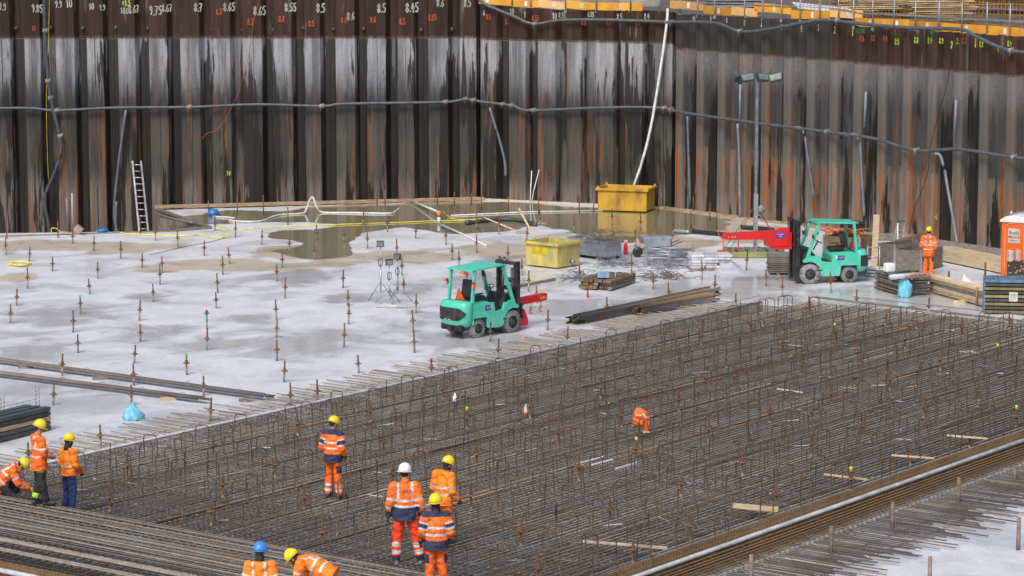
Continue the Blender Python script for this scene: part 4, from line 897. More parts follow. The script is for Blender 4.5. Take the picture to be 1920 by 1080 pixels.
def forklift(label, loc, rz, jibz, jibtype, steer=0.0):
    """local frame: +y forward, x right, z up; origin on the ground between the wheels"""
    t = thing('forklift', label, 'forklift', loc, rz)
    def B(mb, nm, m, bevel=0.0, par=None): return mb.build(nm, m, par or t, bevel=bevel)
    # wheels
    for x, y, r, w, st in ((-.46, .72, .345, .26, 0), (.46, .72, .345, .26, 0), (-.42, -.72, .285, .2, steer), (.42, -.72, .285, .2, steer)):
        wh = bpy.data.objects.new('wheel', None); COL.objects.link(wh); wh.parent = t; wh.location = (x, y, r); wh.rotation_euler = (0, 0, st)
        mb = MB(); prof = [(r * .56, -w / 2), (r * .9, -w / 2), (r, -w * .36), (r * 1.0, w * .36), (r * .9, w / 2), (r * .56, w / 2)]; mb.lathe(prof, 28, axis='X', cap=False)
        for k in range(18):
            q = 2 * math.pi * k / 18; M = Matrix.Rotation(q, 4, 'X')
            for sx in (-1, 1): mb.box(M @ Vector((sx * w * .26, 0, r)), (w * .42, r * .16, .03), M=M)
        B(mb, 'tyre', TYRE, par=wh)
        mb = MB(); mb.lathe([(r * .57, -w * .30), (r * .5, -w * .42), (r * .3, -w * .30), (r * .28, -w * .48), (.02, -w * .5), (.02, w * .5), (r * .28, w * .48), (r * .3, w * .30), (r * .5, w * .42), (r * .57, w * .30)], 22, axis='X')
        for k in range(5):
            q = 2 * math.pi * k / 5
            for sx in (-1, 1): mb.cyl((sx * w * .3, math.cos(q) * r * .4, math.sin(q) * r * .4), (sx * w * .48, math.cos(q) * r * .4, math.sin(q) * r * .4), .018, n=6)
        B(mb, 'rim', RIM, par=wh)
    # chassis sides with wheel arches
    mb = MB()
    for s in (-1, 1):
        poly = [(-1.0, .42), (-.98, .62), (-.40, .62), (-.36, .30), (-.32, .26), (.25, .26), (.33, .34), (.40, .58), (.52, .72), (.72, .78), (.95, .74), (1.0, .82), (.85, .92), (.60, .98), (.38, .98), (.30, .78), (-.05, .74), (-.10, 1.04), (-.95, 1.04), (-1.0, .9)]
        poly = poly
        mb.prism(poly, 'X', s * .50, s * .585)
    B(mb, 'body', TEAL, .012)
    mb = MB(); mb.box((0, .05, .55), (.98, 1.5, .42)); mb.box((0, .62, .62), (.6, .5, .4)); B(mb, 'chassis', BLKM)
    # engine cover
    mb = MB(); mb.prism([(-.92, .62), (-.1, .62), (-.08, .98), (-.2, 1.06), (-.92, 1.06)], 'X', -.44, .44); B(mb, 'engine_cover', TEAL, .03)
    # counterweight: rounded plan, belly overhanging
    mb = MB(); rows = [(.34, .42, .10), (.46, .52, .0), (.62, .57, -.02), (.92, .585, .0), (1.08, .57, .03), (1.14, .52, .08)]; n = 15; vs = []
    for z, hw, inset in rows:
        for k in range(n):
            q = math.pi * k / (n - 1); cx = -math.cos(q); sy = math.sin(q)
            ex = .45; x = hw * math.copysign(abs(cx) ** ex, cx); y = -1.0 - (.42 - inset) * abs(sy) ** .6
            vs.append((x, y, z))
    fs = []
    for i in range(len(rows) - 1):
        for k in range(n - 1): fs.append((i * n + k, i * n + k + 1, (i + 1) * n + k + 1, (i + 1) * n + k))
        fs.append((i * n + n - 1, i * n, (i + 1) * n, (i + 1) * n + n - 1))
    fs.append(tuple(range(n))); fs.append(tuple((len(rows) - 1) * n + k for k in range(n))); mb.add(vs, fs, True); cw = B(mb, 'counterweight', TEAL)
    # wrap-round black grille (low, follows the counterweight)
    mb = MB(); vs = []; m = 19
    for i, (z, hw, inset) in enumerate([(.58, .573, -.025), (.70, .578, -.02), (.84, .588, -.012), (.96, .588, 0)]):
        for k in range(m):
            q = math.pi * (.02 + .80 * k / (m - 1)); cx = -math.cos(q); sy = math.sin(q); e = k / (m - 1)
            zz = z if e < .75 else z + (.77 - z) * (e - .75) / .25 * .8
            vs.append(((hw + .012) * math.copysign(abs(cx) ** .45, cx), -1.012 - (.42 - inset) * abs(sy) ** .6, zz))
    fs = [(i * m + k, i * m + k + 1, (i + 1) * m + k + 1, (i + 1) * m + k) for i in range(3) for k in range(m - 1)]
    mb.add(vs, fs, True); gl = B(mb, 'rear_grille', BLKM)
    for k in range(6):
        mb = MB(); mb.box((-.12, -1.445, .64 + k * .05), (.5, .03, .018)); B(mb, 'grille_slat', DGREY)
    mb = MB(); mb.box((-.16, -1.47, .60), (.09, .01, .025)); mb.box((.0, -1.47, .60), (.11, .01, .025)); B(mb, 'badge', WHITEP)
    mb = MB(); mb.box((0, -1.22, .36), (.86, .34, .2)); mb.box((0, -1.40, .30), (.2, .1, .12)); B(mb, 'axle_housing', BLKM, .02)
    # guard frame
    leg = .05
    def pil(a, b, w=.095, d=.075): mb = MB(); mb.beam(a, b, d, w); return B(mb, 'guard_pillar', TEAL, .012)
    for s in (-1, 1):
        pil((s * .50, -.98, 1.02), (s * .50, -.86, 2.06)); pil((s * .53, .86, .80), (s * .47, .40, 2.08), .10, .075)
    mb = MB()
    rp = [(-1.0, 2.05), (-.98, 2.10), (.35, 2.16), (.50, 2.13), (.5, 2.09), (.34, 2.11), (-.9, 2.05)]
    for s in (-1, 1): mb.prism(rp, 'X', s * .44, s * .54)
    mb.box((0, -.95, 2.075), (1.08, .10, .05)); mb.box((0, .46, 2.115), (1.02, .08, .05))
    for k in range(7): mb.beam((-.36 + k * .12, -.93, 2.09), (-.36 + k * .12, .46, 2.135), .045, .02)
    B(mb, 'guard_roof', TEAL, .006)
    mb = MB(); mb.add([(-.44, -.9, 2.10), (.44, -.9, 2.10), (.44, .42, 2.155), (-.44, .42, 2.155), (-.44, -.9, 2.106), (.44, -.9, 2.106), (.44, .42, 2.161), (-.44, .42, 2.161)], [(3, 2, 1, 0), (4, 5, 6, 7), (0, 1, 5, 4), (1, 2, 6, 5), (2, 3, 7, 6), (3, 0, 4, 7)]); B(mb, 'roof_sheet', TEAL)
    # cowl and dashboard
    mb = MB(); mb.prism([(.42, .70), (.95, .70), (.92, .95), (.78, 1.20), (.66, 1.24), (.60, 1.10), (.50, 1.02)], 'X', -.40, .40); B(mb, 'cowl', BLKM, .02)
    mb = MB(); mb.box((0, .72, .98), (1.04, .10, .05)); B(mb, 'cowl_bar', TEAL, .01)
    # seat
    st = bpy.data.objects.new('seat', None); COL.objects.link(st); st.parent = t; st.location = (0, -.42, 1.06)
    mb = MB(); mb.box((0, .05, .10), (.50, .50, .14)); B(mb, 'cushion', BLACKP, .05, st)
    mb = MB(); mb.box((0, -.22, .40), (.48, .12, .56), M=Matrix.Rotation(-.18, 4, 'X').to_4x4()); B(mb, 'backrest', BLACKP, .05, st)
    for s in (-1, 1): mb = MB(); mb.box((s * .27, .0, .24), (.05, .3, .04)); B(mb, 'armrest', BLACKP, .01, st)
    # steering wheel
    sw = MB(M=Matrix.Translation((0, .28, 1.42)) @ Matrix.Rotation(R(-62) + math.pi / 2, 4, 'X')); sw.tube([(math.cos(q) * .16, math.sin(q) * .16, 0) for q in [i * math.pi / 9 for i in range(19)]], .013, 7)
    for q in (0, 2.1, 4.2): sw.cyl((0, 0, 0), (math.cos(q) * .15, math.sin(q) * .15, 0), .01, n=6)
    sw.cyl((0, 0, -.35), (0, 0, .02), .025, n=8); B(sw, 'steering_wheel', BLACKP)
    for k in range(3): mb = MB(); mb.cyl((.22 + k * .06, .42, 1.1), (.24 + k * .06, .36, 1.42), .009, n=6); mb.ball((.24 + k * .06, .36, 1.43), .022, 8); B(mb, 'lever', BLACKP)
    # lights, mirror, triangle, decals, gas strut
    for s in (-1, 1):
        lt = MB(); lt.box((s * .57, -.99, 1.62), (.07, .07, .11)); B(lt, 'tail_light', ORL, .008); lt = MB(); lt.box((s * .57, -.99, 1.715), (.07, .07, .075)); B(lt, 'brake_light', REDL, .008)
        lt = MB(); lt.box((s * .55, -.965, 1.66), (.06, .05, .1)); B(lt, 'light_bracket', BLKM)
        hl = MB(); hl.lathe([(.02, -.04), (.075, -.02), (.08, .03), (.07, .035)], 14, (s * .56, .62, 1.66), 'Y'); B(hl, 'work_lamp', BLKM)
    mb = MB(); mb.box((.14, -1.02, 2.0), (.17, .08, .09)); B(mb, 'beacon', ORL, .01)
    mb = MB(); mb.ball((-.40, .42, 1.78), (.08, .03, .1), 10); mb.cyl((-.46, .42, 1.9), (-.40, .42, 1.78), .01, n=6); B(mb, 'mirror', BLKM)
    M = Matrix.Translation((-.07, -.94, 1.29)); mb = MB(M=M @ Matrix.Rotation(.2, 4, 'X')); mb.prism([(-.22, -.17), (.22, -.17), (0, .22)], 'Y', -.008, .008); B(mb, 'warning_triangle_border', DRED)
    mb = MB(M=M @ Matrix.Rotation(.2, 4, 'X')); mb.prism([(-.16, -.14), (.16, -.14), (0, .16)], 'Y', -.013, -.0085); B(mb, 'warning_triangle', ORT)
    for s in (-1, 1):
        mb = MB(); mb.box((s * .590, -.38, .90), (.008, .24, .15)); B(mb, 'company_label', LBL)
        mb = MB(); mb.box((s * .595, -.38, .92), (.004, .19, .02)); mb.box((s * .595, -.38, .885), (.004, .10, .03)); B(mb, 'label_text', pm('pale_lettering', (.75, .3, .4), .5))
        mb = MB(); mb.box((s * .590, -.22, .92), (.006, .06, .1)); B(mb, 'side_sticker', WHITEP)
        mb = MB(); mb.box((s * .50, .40, .48), (.18, .22, .04)); B(mb, 'foot_step', BLKM)
    # mast
    for s in (-1, 1):
        mb = MB(); mb.box((s * .40, 1.12, 1.12), (.10, .14, 2.08)); B(mb, 'mast_channel', BLKM, .008)
        mb = MB(); mb.box((s * .29, 1.15, 1.10), (.08, .11, 2.0)); B(mb, 'inner_mast_channel', BLKM, .006)
        mb = MB(); mb.cyl((s * .20, 1.08, .2), (s * .20, 1.08, 1.95), .045, n=12); B(mb, 'lift_cylinder', DGREY)
        mb = MB(); mb.cyl((s * .42, .55, .72), (s * .42, 1.05, .62), .04, n=10); B(mb, 'tilt_cylinder', BLKM)
    mb = MB(); mb.box((0, 1.06, 2.10), (.88, .16, .09)); mb.box((0, 1.06, .25), (.8, .1, .12)); mb.box((0, 1.04, 1.3), (.8, .06, .08)); B(mb, 'mast_crosshead', BLKM, .01)
    mb = MB()
    for k in range(2): mb.tube(smooth_path([(-.1 + k * .2, 1.02, 2.1), (-.15 + k * .2, .9, 2.28), (-.05 + k * .2, .75, 2.2), (-.1 + k * .2, .7, 1.6)], 5), .016, 6)
    B(mb, 'hydraulic_hose', BLACKP)
    cz = jibz
    mb = MB(); mb.box((0, 1.26, cz + .16), (1.0, .07, .09)); mb.box((0, 1.26, cz - .22), (1.0, .07, .09))
    for x in (-.42, 0, .42): mb.box((x, 1.26, cz - .03), (.07, .06, .5))
    for x in (-.36, -.12, .12, .36): mb.box((x, 1.25, cz + .42), (.03, .03, .5))
    mb.box((0, 1.25, cz + .66), (.78, .03, .04)); B(mb, 'carriage', BLKM)
    mb = MB(); mb.box((.36, 1.20, 1.0), (.03, .02, .22)); mb.box((.36, 1.20, 1.3), (.03, .02, .12)); B(mb, 'mast_sticker', WHITEP)
    # crane jib (held by the carriage)
    j = thing('crane_jib', 'red crane jib with chain hooks carried by the ' + ('front' if jibtype == 0 else 'rear') + ' forklift', 'crane jib', loc, rz)
    if jibtype == 0:
        mb = MB(); mb.prism([(1.32, cz + .05), (2.75, cz + .08), (2.80, cz + .12), (2.80, cz + .30), (2.74, cz + .32), (1.32, cz + .27)], 'X', -.09, .09); mb.build('beam', REDM, j, bevel=.008)
        mb = MB(); mb.prism([(1.30, cz - .55), (1.62, cz - .55), (1.66, cz - .40), (1.50, cz - .05), (1.34, cz + .05), (1.30, cz + .05)], 'X', -.36, -.30); mb.prism([(1.30, cz - .55), (1.62, cz - .55), (1.66, cz - .40), (1.50, cz - .05), (1.34, cz + .05), (1.30, cz + .05)], 'X', .30, .36); mb.box((0, 1.42, cz - .5), (.68, .3, .08)); mb.box((0, 1.33, cz - .1), (.68, .05, .3)); mb.build('bracket', REDM, j, bevel=.006)
        hooks = ((2.15, cz + .04), (2.60, cz + .06)); lb = [(2.5, CH['w']), (2.6, YLW), (2.68, CH['w'])]; lz = cz + .2
    else:
        mb = MB(); mb.prism([(1.32, cz - .30), (2.02, cz - .30), (2.20, cz - .26), (2.20, cz - .05), (3.62, cz - .02), (3.70, cz + .02), (3.70, cz + .16), (3.62, cz + .20), (1.75, cz + .27), (1.70, cz + .33), (1.36, cz + .33), (1.32, cz + .2)], 'X', -.13, .13); mb.build('beam', REDM, j, bevel=.01)
        mb = MB(); mb.box((0, 1.62, cz - .34), (.62, .62, .07)); mb.box((0, 1.34, cz - .05), (.6, .05, .5)); mb.build('bracket', REDM, j, bevel=.006)
        hooks = ((2.55, cz - .04), (3.15, cz - .04)); lb = [(3.3, CH['w']), (3.4, YLW), (3.52, CH['w']), (3.2, LBL)]; lz = cz + .09
        
        for sx in (-1, 1): mb = MB(); mb.box((sx * .1355, 1.68, cz + .1), (.008, .32, .2)); mb.build('company_label', LBL, j)
        mb = MB(); mb.box((.141, 1.68, cz + .13), (.004, .24, .03)); mb.box((-.141, 1.68, cz + .13), (.004, .24, .03)); mb.box((.141, 1.68, cz + .06), (.004, .12, .04)); mb.box((-.141, 1.68, cz + .06), (.004, .12, .04)); mb.build('label_text', pm('pale_lettering', (.75, .3, .4)), j)
    for y, z in hooks:
        mb = MB(); mb.cyl((0, y, z), (0, y, z - .12), .012, n=6)
        mb.tube([(math.cos(q) * .045, y, z - .16 + math.sin(q) * .05) for q in [i * math.pi / 6 for i in range(13)]], .013, 6)
        mb.tube([(math.cos(q) * .055, y, z - .27 + math.sin(q) * .06) for q in [1.4 + i * math.pi / 6 for i in range(10)]], .016, 6); mb.build('hook', REDM, j)
    xw = .092 if jibtype == 0 else .132
    for y, m in lb:
        mb = MB(); mb.prism([(y - .035, lz - .04), (y + .035, lz - .04), (y, lz + .04)], 'X', xw, xw + .005); mb.prism([(y - .035, lz - .04), (y + .035, lz - .04), (y, lz + .04)], 'X', -xw - .005, -xw); mb.build('warning_sticker', m, j)
    return t
rz1 = -math.atan2(.69, .72)
def fk_loc(px, py, lx, ly, rz):
    c = P(px, py); v = Matrix.Rotation(rz, 3, 'Z') @ Vector((lx, ly, 0)); return c - v
forklift('turquoise forklift with black rear grille seen from behind on the pale slab', fk_loc(893, 633, .42, -.72, rz1), rz1, .66, 0)
rz2 = math.pi / 2 + .20
forklift('turquoise forklift seen from its side in front of the right wall', fk_loc(1517, 532, -.46, .72, rz2), rz2, 1.58, 1)

# ------------------------------------------------------------ skips and boxes
YSK = pm('pale_yellow_skip_paint', (.62, .50, .11), .5, 0, (.36, .32, .14), 2.6, sc3=(1, 1, .35), objvar=.03)
YSD = pm('dirty_ochre_skip_paint', (.56, .34, .03), .5, 0, (.26, .13, .03), 1.8, (.42, .75), sc3=(1, 1, .35), objvar=.03)
def corners(pl, pc, pr):
    c = P(*pc); l = P(*pl); r = P(*pr); dl = l - c; dr = r - c
    u = dr.normalized(); v = Vector((-u.y, u.x, 0)); return c, u, v, dr.length, abs(dl.dot(v))
def frame_thing(name, label, cat, pl, pc, pr, grp=None):
    c, u, v, a, b = corners(pl, pc, pr); return thing(name, label, cat, c, math.atan2(u.y, u.x), grp), a, b
def skip(label, pl, pc, pr, h, m, patch=None, depth=None):
    t, a, b = frame_thing('skip', label, 'skip', pl, pc, pr)
    if depth: b = depth
    w = .05
    mb = MB(); k = .05
    for poly in ([(0, 0), (a, 0), (a, w), (0, w)], [(0, b - w), (a, b - w), (a, b), (0, b)], [(0, w), (w, w), (w, b - w), (0, b - w)], [(a - w, w), (a, w), (a, b - w), (a - w, b - w)]): mb.prism(poly, 'Z', .05, h)
    mb.box((a / 2, b / 2, .1), (a - .1, b - .1, .06)); mb.build('tub', m, t, bevel=.01)
    mb = MB(); f = .08
    for c0, d0 in (((a / 2, -.03, h), (a + .18, .12, .1)), ((a / 2, b + .03, h), (a + .18, .12, .1)), ((-.03, b / 2, h), (.12, b - .06, .1)), ((a + .03, b / 2, h), (.12, b - .06, .1))): mb.box(c0, d0)
    mb.build('rim', m, t, bevel=.012)
    for x, y in ((.0, .0), (a, 0), (0, b), (a, b)): mb = MB(); mb.box((x, y, h + .08), (.08, .03, .1)); mb.build('lifting_lug', m, t)
    return t, a, b
t, a, b = skip('pale yellow steel skip with a bright patch, in front of the timber pole', (996, 497), (1045, 505), (1087, 498), .88, YSK)
mb = MB(); mb.box((-.004, b * .55, .62), (.006, b * .5, .28)); mb.build('paint_patch', pm('bright_yellow_paint', (.8, .62, .02), .5), t)
mb = MB(); mb.lathe([(.07, -.02), (.085, .0), (.085, -.14), (.06, -.14), (.06, -.05)], 14, (a * .62, -.0, .2), 'Y'); mb.build('drain_pipe', GALV, t)
t, a, b = skip('rust edged dark yellow skip standing in the pond at the far wall', (1121, 372), (1121, 396), (1212, 399), .95, YSD, depth=1.5)
t, a, b = frame_thing('steel_crate', 'grey galvanised ribbed steel crate filled with tangled wire', 'steel crate', (1102, 475), (1134, 489), (1164, 485))
h = .72
for sd, (c0, d0) in enumerate((((a / 2, 0, .42), (a, .04, .6)), ((a / 2, b, .42), (a, .04, .6)), ((0, b / 2, .42), (.04, b, .6)), ((a, b / 2, .42), (.04, b, .6)))):
    mb = MB(); mb.box(c0, d0)
    for k in range(3): mb.box((c0[0], c0[1], .2 + k * .2), (d0[0] + .035, d0[1] + .035, .06))
    mb.build('side_wall', GALV, t, bevel=.006)
mb = MB(); mb.box((a / 2, b / 2, .15), (a, b, .05))
for x in (.08, a - .08):
    for y in (.08, b - .08): mb.box((x, y, .06), (.1, .1, .12))
mb.build('base', DGREY, t)
def tangle(label, c, rx, ry, rz_, n, m, r=.008, seed=1):
    rn = random.Random(seed); mb = MB()
    for k in range(n):
        p = Vector((rn.gauss(0, rx * .45), rn.gauss(0, ry * .45), rz_ * abs(rn.gauss(0, .4)))); pts = [p]
        d = Vector((rn.uniform(-1, 1), rn.uniform(-1, 1), rn.uniform(-.4, .4))).normalized()
        for j in range(6):
            d = (d + Vector((rn.uniform(-.7, .7), rn.uniform(-.7, .7), rn.uniform(-.6, .6)))).normalized(); q = pts[-1] + d * .14
            q.z = max(.01, min(rz_, q.z)); pts.append(q)
        mb.tube(smooth_path(pts, 2), r, 4)
    for i in range(len(mb.v)): mb.v[i] = mb.v[i]
    o = mb.build('wire_tangle', m, recalc=False); o.location = c; return tag(o, label, 'scrap wire')
c = t.matrix_world if False else None
cc = P(1134, 489) + Vector((0, .62, 0)); cc.z = .62
tangle('brown heap of tangled scrap wire sticking out of the grey crate', cc, .5, .42, .5, 70, REBARD, .008, 3)
tangle('grey wire tangle on the slab in front of the grey crate', P(1150, 497), .85, .6, .2, 60, GALV, .009, 4)
tangle('grey wire tangle on a board left of the plank pallet', P(1085, 523), .6, .5, .3, 55, GALV, .010, 5)
tangle('wire and rod tangle on dark beams right of the plank pallet', P(1240, 521), .75, .5, .28, 60, REBARD, .012, 6)
tangle('pale wire tangle under the scaffold tubes', P(1245, 500), .95, .6, .2, 60, GALV, .010, 8)
t, a, b = frame_thing('plank_pallet', 'bundle of brown wet timbers with blue and white scraps on top', 'plank pile', (1092, 540), (1146, 547), (1193, 531))
for k in range(3):
    for j in range(7):
        mb = MB(); y = b * (j + .5) / 7; mb.box((a / 2 + rnd.uniform(-.1, .1), y, .1 + k * .11), (a * rnd.uniform(.85, 1.0), b / 7 - .03, .09), rnd.uniform(-.02, .02)); mb.build('timber', WOODG if (j + k) % 4 == 0 else pm('wet_brown_timber', (.22, .15, .09), .6, 0, (.11, .075, .045), 3), t)
mb = MB(); mb.box((.5, .5, .5), (.35, .4, .18), .4); mb.build('blue_block', pm('pale_blue_foam', (.25, .40, .60), .6), t)
mb = MB(); mb.box((1.1, .3, .42), (.18, .02, .3), .4); mb.build('white_sheet', WHITEP, t)
# tubes pile
for k in range(26):
    c = P(1250 + rnd.uniform(-12, 22), 495 + rnd.uniform(-7, 3)); z = .12 + (k // 7) * .09; L = rnd.uniform(1.1, 1.9); q = rnd.uniform(-.35, .15)
    d = Vector((math.cos(q), math.sin(q), rnd.uniform(-.12, .06))) * L / 2; c.z = z + .1; mb = MB(); mb.cyl(c - d, c + d, .026, n=8)
    tag(mb.build('scaffold_tube', GALV, loc=c), 'grey galvanised tube in the heap beside the upturned wheelbarrow', 'tube', 'galvanised tubes in the heap')
t = thing('tube_rack', 'galvanised upright rack frame holding the heap of tubes', 'rack', P(1240, 497), -.2)
for x in (-.5, .35, 1.2):
    mb = MB(); mb.beam((x, -.1, 0), (x - .05, -.1, 1.0 if x < 1 else .7), .08, .06); mb.build('upright', GALV, t)
mb = MB(); mb.beam((-.7, -.1, .08), (1.5, -.1, .08), .07, .07); mb.beam((-.7, .6, .08), (1.5, .6, .08), .07, .07); mb.build('base_rail', GALV, t)
t = thing('wheelbarrow', 'grey wheelbarrow with orange grips parked behind the tube heap', 'wheelbarrow', P(1228, 482), .1)
mb = MB(); mb.prism([(-.35, .42), (.45, .42), (.62, .78), (-.5, .78)], 'Y', -.32, .32); mb.build('tray', pm('grey_barrow_tray', (.28, .33, .38), .5, .2), t, bevel=.03)
mb = MB(); mb.lathe([(.06, -.05), (.19, -.05), (.2, 0), (.19, .05), (.06, .05)], 18, (-.65, 0, .2), 'Y'); mb.build('wheel', BLACKP, t)
mb = MB()
for s in (-1, 1): mb.tube([(-.65, s * .1, .2), (-.3, s * .25, .36), (.5, s * .27, .42), (1.0, s * .28, .62)], .018, 7); mb.tube([(.3, s * .26, .42), (.4, s * .26, 0)], .016, 6)
mb.build('frame', BLACKP, t); mb = MB()
for s in (-1, 1): mb.cyl((.95, s * .28, .6), (1.05, s * .28, .64), .026, n=8)
mb.build('grip', ORL, t)
# extinguisher, bag pallet
t = thing('fire_extinguisher', 'small red extinguisher beside the grey crate', 'fire extinguisher', P(1173, 477)); mb = MB(); mb.lathe([(.01, 0), (.08, 0), (.08, .36), (.03, .45), (.01, .45)], 14); mb.build('cylinder', REDM, t); mb = MB(); mb.box((0, 0, .5), (.14, .04, .08)); mb.build('handle', WHITEP, t)
t = thing('bag_stack', 'stack of white bagged material under clear film left of the lamp platform', 'bag stack', P(1330, 505), .12)
for k in range(5):
    for j in range(3):
        mb = MB(); mb.box((-.5 + j * .5 + rnd.uniform(-.04, .04), rnd.uniform(-.05, .05), .13 + k * .10), (.50, .84, .095), rnd.uniform(-.06, .06)); mb.build('bag', pm('white_bag', (.60, .62, .67), .5, 0, (.42, .44, .50), 7, bump=.6, bscale=8), t, bevel=.035)
mb = MB(); mb.box((0, 0, .04), (1.5, .9, .08)); mb.build('pallet', WOODG, t)
g = G('clear_film'); tr = g.n.new('ShaderNodeBsdfTransparent'); mx = g.n.new('ShaderNodeMixShader'); mx.inputs[0].default_value = .5; g.t.links.new(tr.outputs[0], mx.inputs[1]); g.t.links.new(g.bs.outputs[0], mx.inputs[2]); g.t.links.new(mx.outputs[0], g.n['Material Output'].inputs[0]); FILM = g.out((.75, .78, .84), .25)
mb = MB(); n = 14; vs = []
for i in range(6):
    f = i / 5
    for k in range(n):
        q = 2 * math.pi * k / n; rr = .35 + .5 * f + .07 * math.sin(q * 5 + i); vs.append((.62 + rr * math.cos(q) * .62, -.15 + rr * math.sin(q) * 1.0 - f * .5, .26 * (1 - f) ** .8 * (1 + .2 * math.sin(q * 4)) + .012))
mb.add(vs, [(i * n + k, i * n + (k + 1) % n, (i + 1) * n + (k + 1) % n, (i + 1) * n + k) for i in range(5) for k in range(n)], True); mb.build('film', FILM, t)
# lamp platform + mast
t = thing('floodlight_mast', 'tall grey floodlight mast with four lamps on a wooden base frame', 'floodlight mast', P(1416, 478), .05)
LM = [('base_frame', None)]
mb = MB()
for s in (-1, 1): mb.beam((-1.1, s * .7 - .1, .12), (1.0, s * .7 - .1, .12), .09, .2); mb.beam((s * 1.05 - .05, -.75, .12), (s * 1.05 - .05, .6, .12), .09, .2)
mb.build('base_frame', pm('green_yellow_timber', (.38, .42, .14), .7, 0, (.25, .28, .12), 3), t, bevel=.006)
mb = MB()
for k in range(6): mb.beam((-1.0 + k * .38, -.7, .235), (-1.0 + k * .38, .5, .235), .22, .03)
mb.build('deck_slats', pm('grey_green_deck', (.22, .27, .25), .7, .1), t)
topz = PY(1415, 150, P(1416, 478).y).z
mb = MB(); mb.box((0, 0, 1.2), (.15, .15, 2.2)); mb.build('mast_base', GALV, t); mb = MB(); mb.box((-.01, 0, topz / 2 + .4), (.10, .10, topz - .8)); mb.build('mast', pm('blue_grey_mast', (.26, .31, .38), .4, .3), t)
mb = MB(); mb.lathe([(.03, -.08), (.15, -.06), (.15, -.03), (.07, -.03), (.07, .03), (.15, .03), (.15, .06), (.03, .08)], 16, (.2, -.06, 1.72), 'Y'); mb.box((.12, 0, 1.6), (.2, .1, .25)); mb.build('winch', COUP, t)
mb = MB(); mb.beam((-.62, 0, topz), (.72, 0, topz), .05, .05); mb.build('cross_arm', GALV, t)
for x, rz, tilt in ((-.72, 1.0, 1.4), (-.36, .1, -.3), (.20, .5, .2), (.68, -.3, -.5)):
    fl = bpy.data.objects.new('floodlight', None); COL.objects.link(fl); fl.parent = t; fl.location = (x, -.08, topz + .08); fl.rotation_euler = (-.5, tilt * .5, rz); fl.scale = (1.25, 1.25, 1.25)
    mb = MB(); mb.prism([(-.18, -.1), (.18, -.1), (.22, .14), (-.22, .14)], 'Y', -.04, .06); mb.box((0, .1, 0), (.2, .08, .14)); mb.build('housing', pm('dark_blue_housing', (.05, .07, .10), .5, .2), fl, bevel=.01); mb = MB(); mb.prism([(-.15, -.07), (.15, -.07), (.18, .11), (-.18, .11)], 'Y', -.045, -.04); mb.build('glass', pm('lamp_glass', (.16, .21, .20), .3, 0), fl)
mb = MB()
for q in ((-1.1, -.7, .2), (1, -.7, .2), (1, .5, .2), (-1.1, .5, .2)): mb.cyl((0, 0, 1.9), q, .010, n=6)
mb.build('stay', DGREY, t)
t = thing('pallet_truck', 'red hand pallet truck with loop handle standing left of the lamp platform', 'pallet truck', P(1356, 484), 1.2)
RDO = pm('faded_red_paint', (.62, .13, .07), .5)
mb = MB(); mb.tube([(0, 0, .1), (0, -.05, .75), ], .035, 8); mb.tube(smooth_path([(0, -.05, .72), (-.17, -.06, .86), (-.15, -.06, 1.02), (.15, -.06, 1.02), (.17, -.06, .86), (0, -.05, .72)], 4), .022, 7); mb.M = Matrix.Rotation(0, 4, 'Z'); o = mb.build('handle', RDO, t); o.rotation_euler = (0, 0, -1.2)
for s in (-1, 1): mb = MB(); mb.box((.75, s * .2, .08), (1.2, .16, .06)); mb.build('fork', RDO, t)
mb = MB(); mb.box((.1, 0, .15), (.2, .5, .25)); mb.build('pump_unit', RDO, t, bevel=.01); mb = MB(); mb.lathe([(.02, -.05), (.09, -.05), (.09, .05), (.02, .05)], 14, (0, 0, .09), 'Y'); mb.build('wheel', BLACKP, t)
# grey panel stack left of rear forklift
for k in range(9):
    c = P(1475, 516) + Vector((rnd.uniform(-.03, .03), .5, .10 + k * .072)); mb = MB(); mb.box(c, (1.25, 1.0, .055), rnd.uniform(-.03, .03)); tag(mb.build('weathered_board', WOODG, loc=c), 'grey weathered panel in the square stack left of the rear forklift', 'formwork panel', 'grey panels stacked left of the rear forklift')
c = P(1475, 516) + Vector((0, .5, 0)); mb = MB(); mb.box(c + Vector((-.3, -.1, .035)), (.12, .9, .07)); mb.box(c + Vector((.4, 0, .035)), (.12, .9, .07)); tag(mb.build('bearer', WOOD, loc=c), 'pair of brown bearers under the grey panel stack', 'timber block')
# pipes on ground
for q, r, m, lab in (([(1300, 434), (1330, 437), (1362, 440)], .09, BLACKP, 'black thick hose lying left of the red jib'), ([(1262, 432), (1280, 434), (1292, 435)], .08, GALV, 'short grey hose end near the pond'), ([(1390, 426), (1420, 428), (1450, 431)], .09, BLACKP, 'thick black pipe lying behind the red jib'), ([(874, 418), (905, 414), (940, 411), (975, 413), (1005, 421)], .085, HOSE, 'dark ribbed hose lying in an arc in the pond')):
    path_thing('ground_hose', lab, 'hose', [P(x, y, r) for x, y in q], r, m)
path_thing('layflat_hose', 'white flat hose looping up over a pin at the edge of the pond', 'hose', [P(400, 406, .03), P(440, 409, .03), P(432, 414, .03), P(487, 415, .03), P(520, 404, .03), P(567, 400, .03), PY(574, 393, 116.6), PY(585, 369, 116.6), PY(594, 388, 116.6), P(605, 398, .03), P(660, 399, .03), P(728, 400, .03), P(742, 396, .03), P(748, 391, .03)], .045, WHITEP, n=6)
path_thing('white_conduit', 'thin white conduit lying along the wall foot across the pond', 'conduit', [P(845, 404, .03), P(1000, 397, .03), P(1130, 395, .03)], .03, WHITEP, n=6, sm=1)
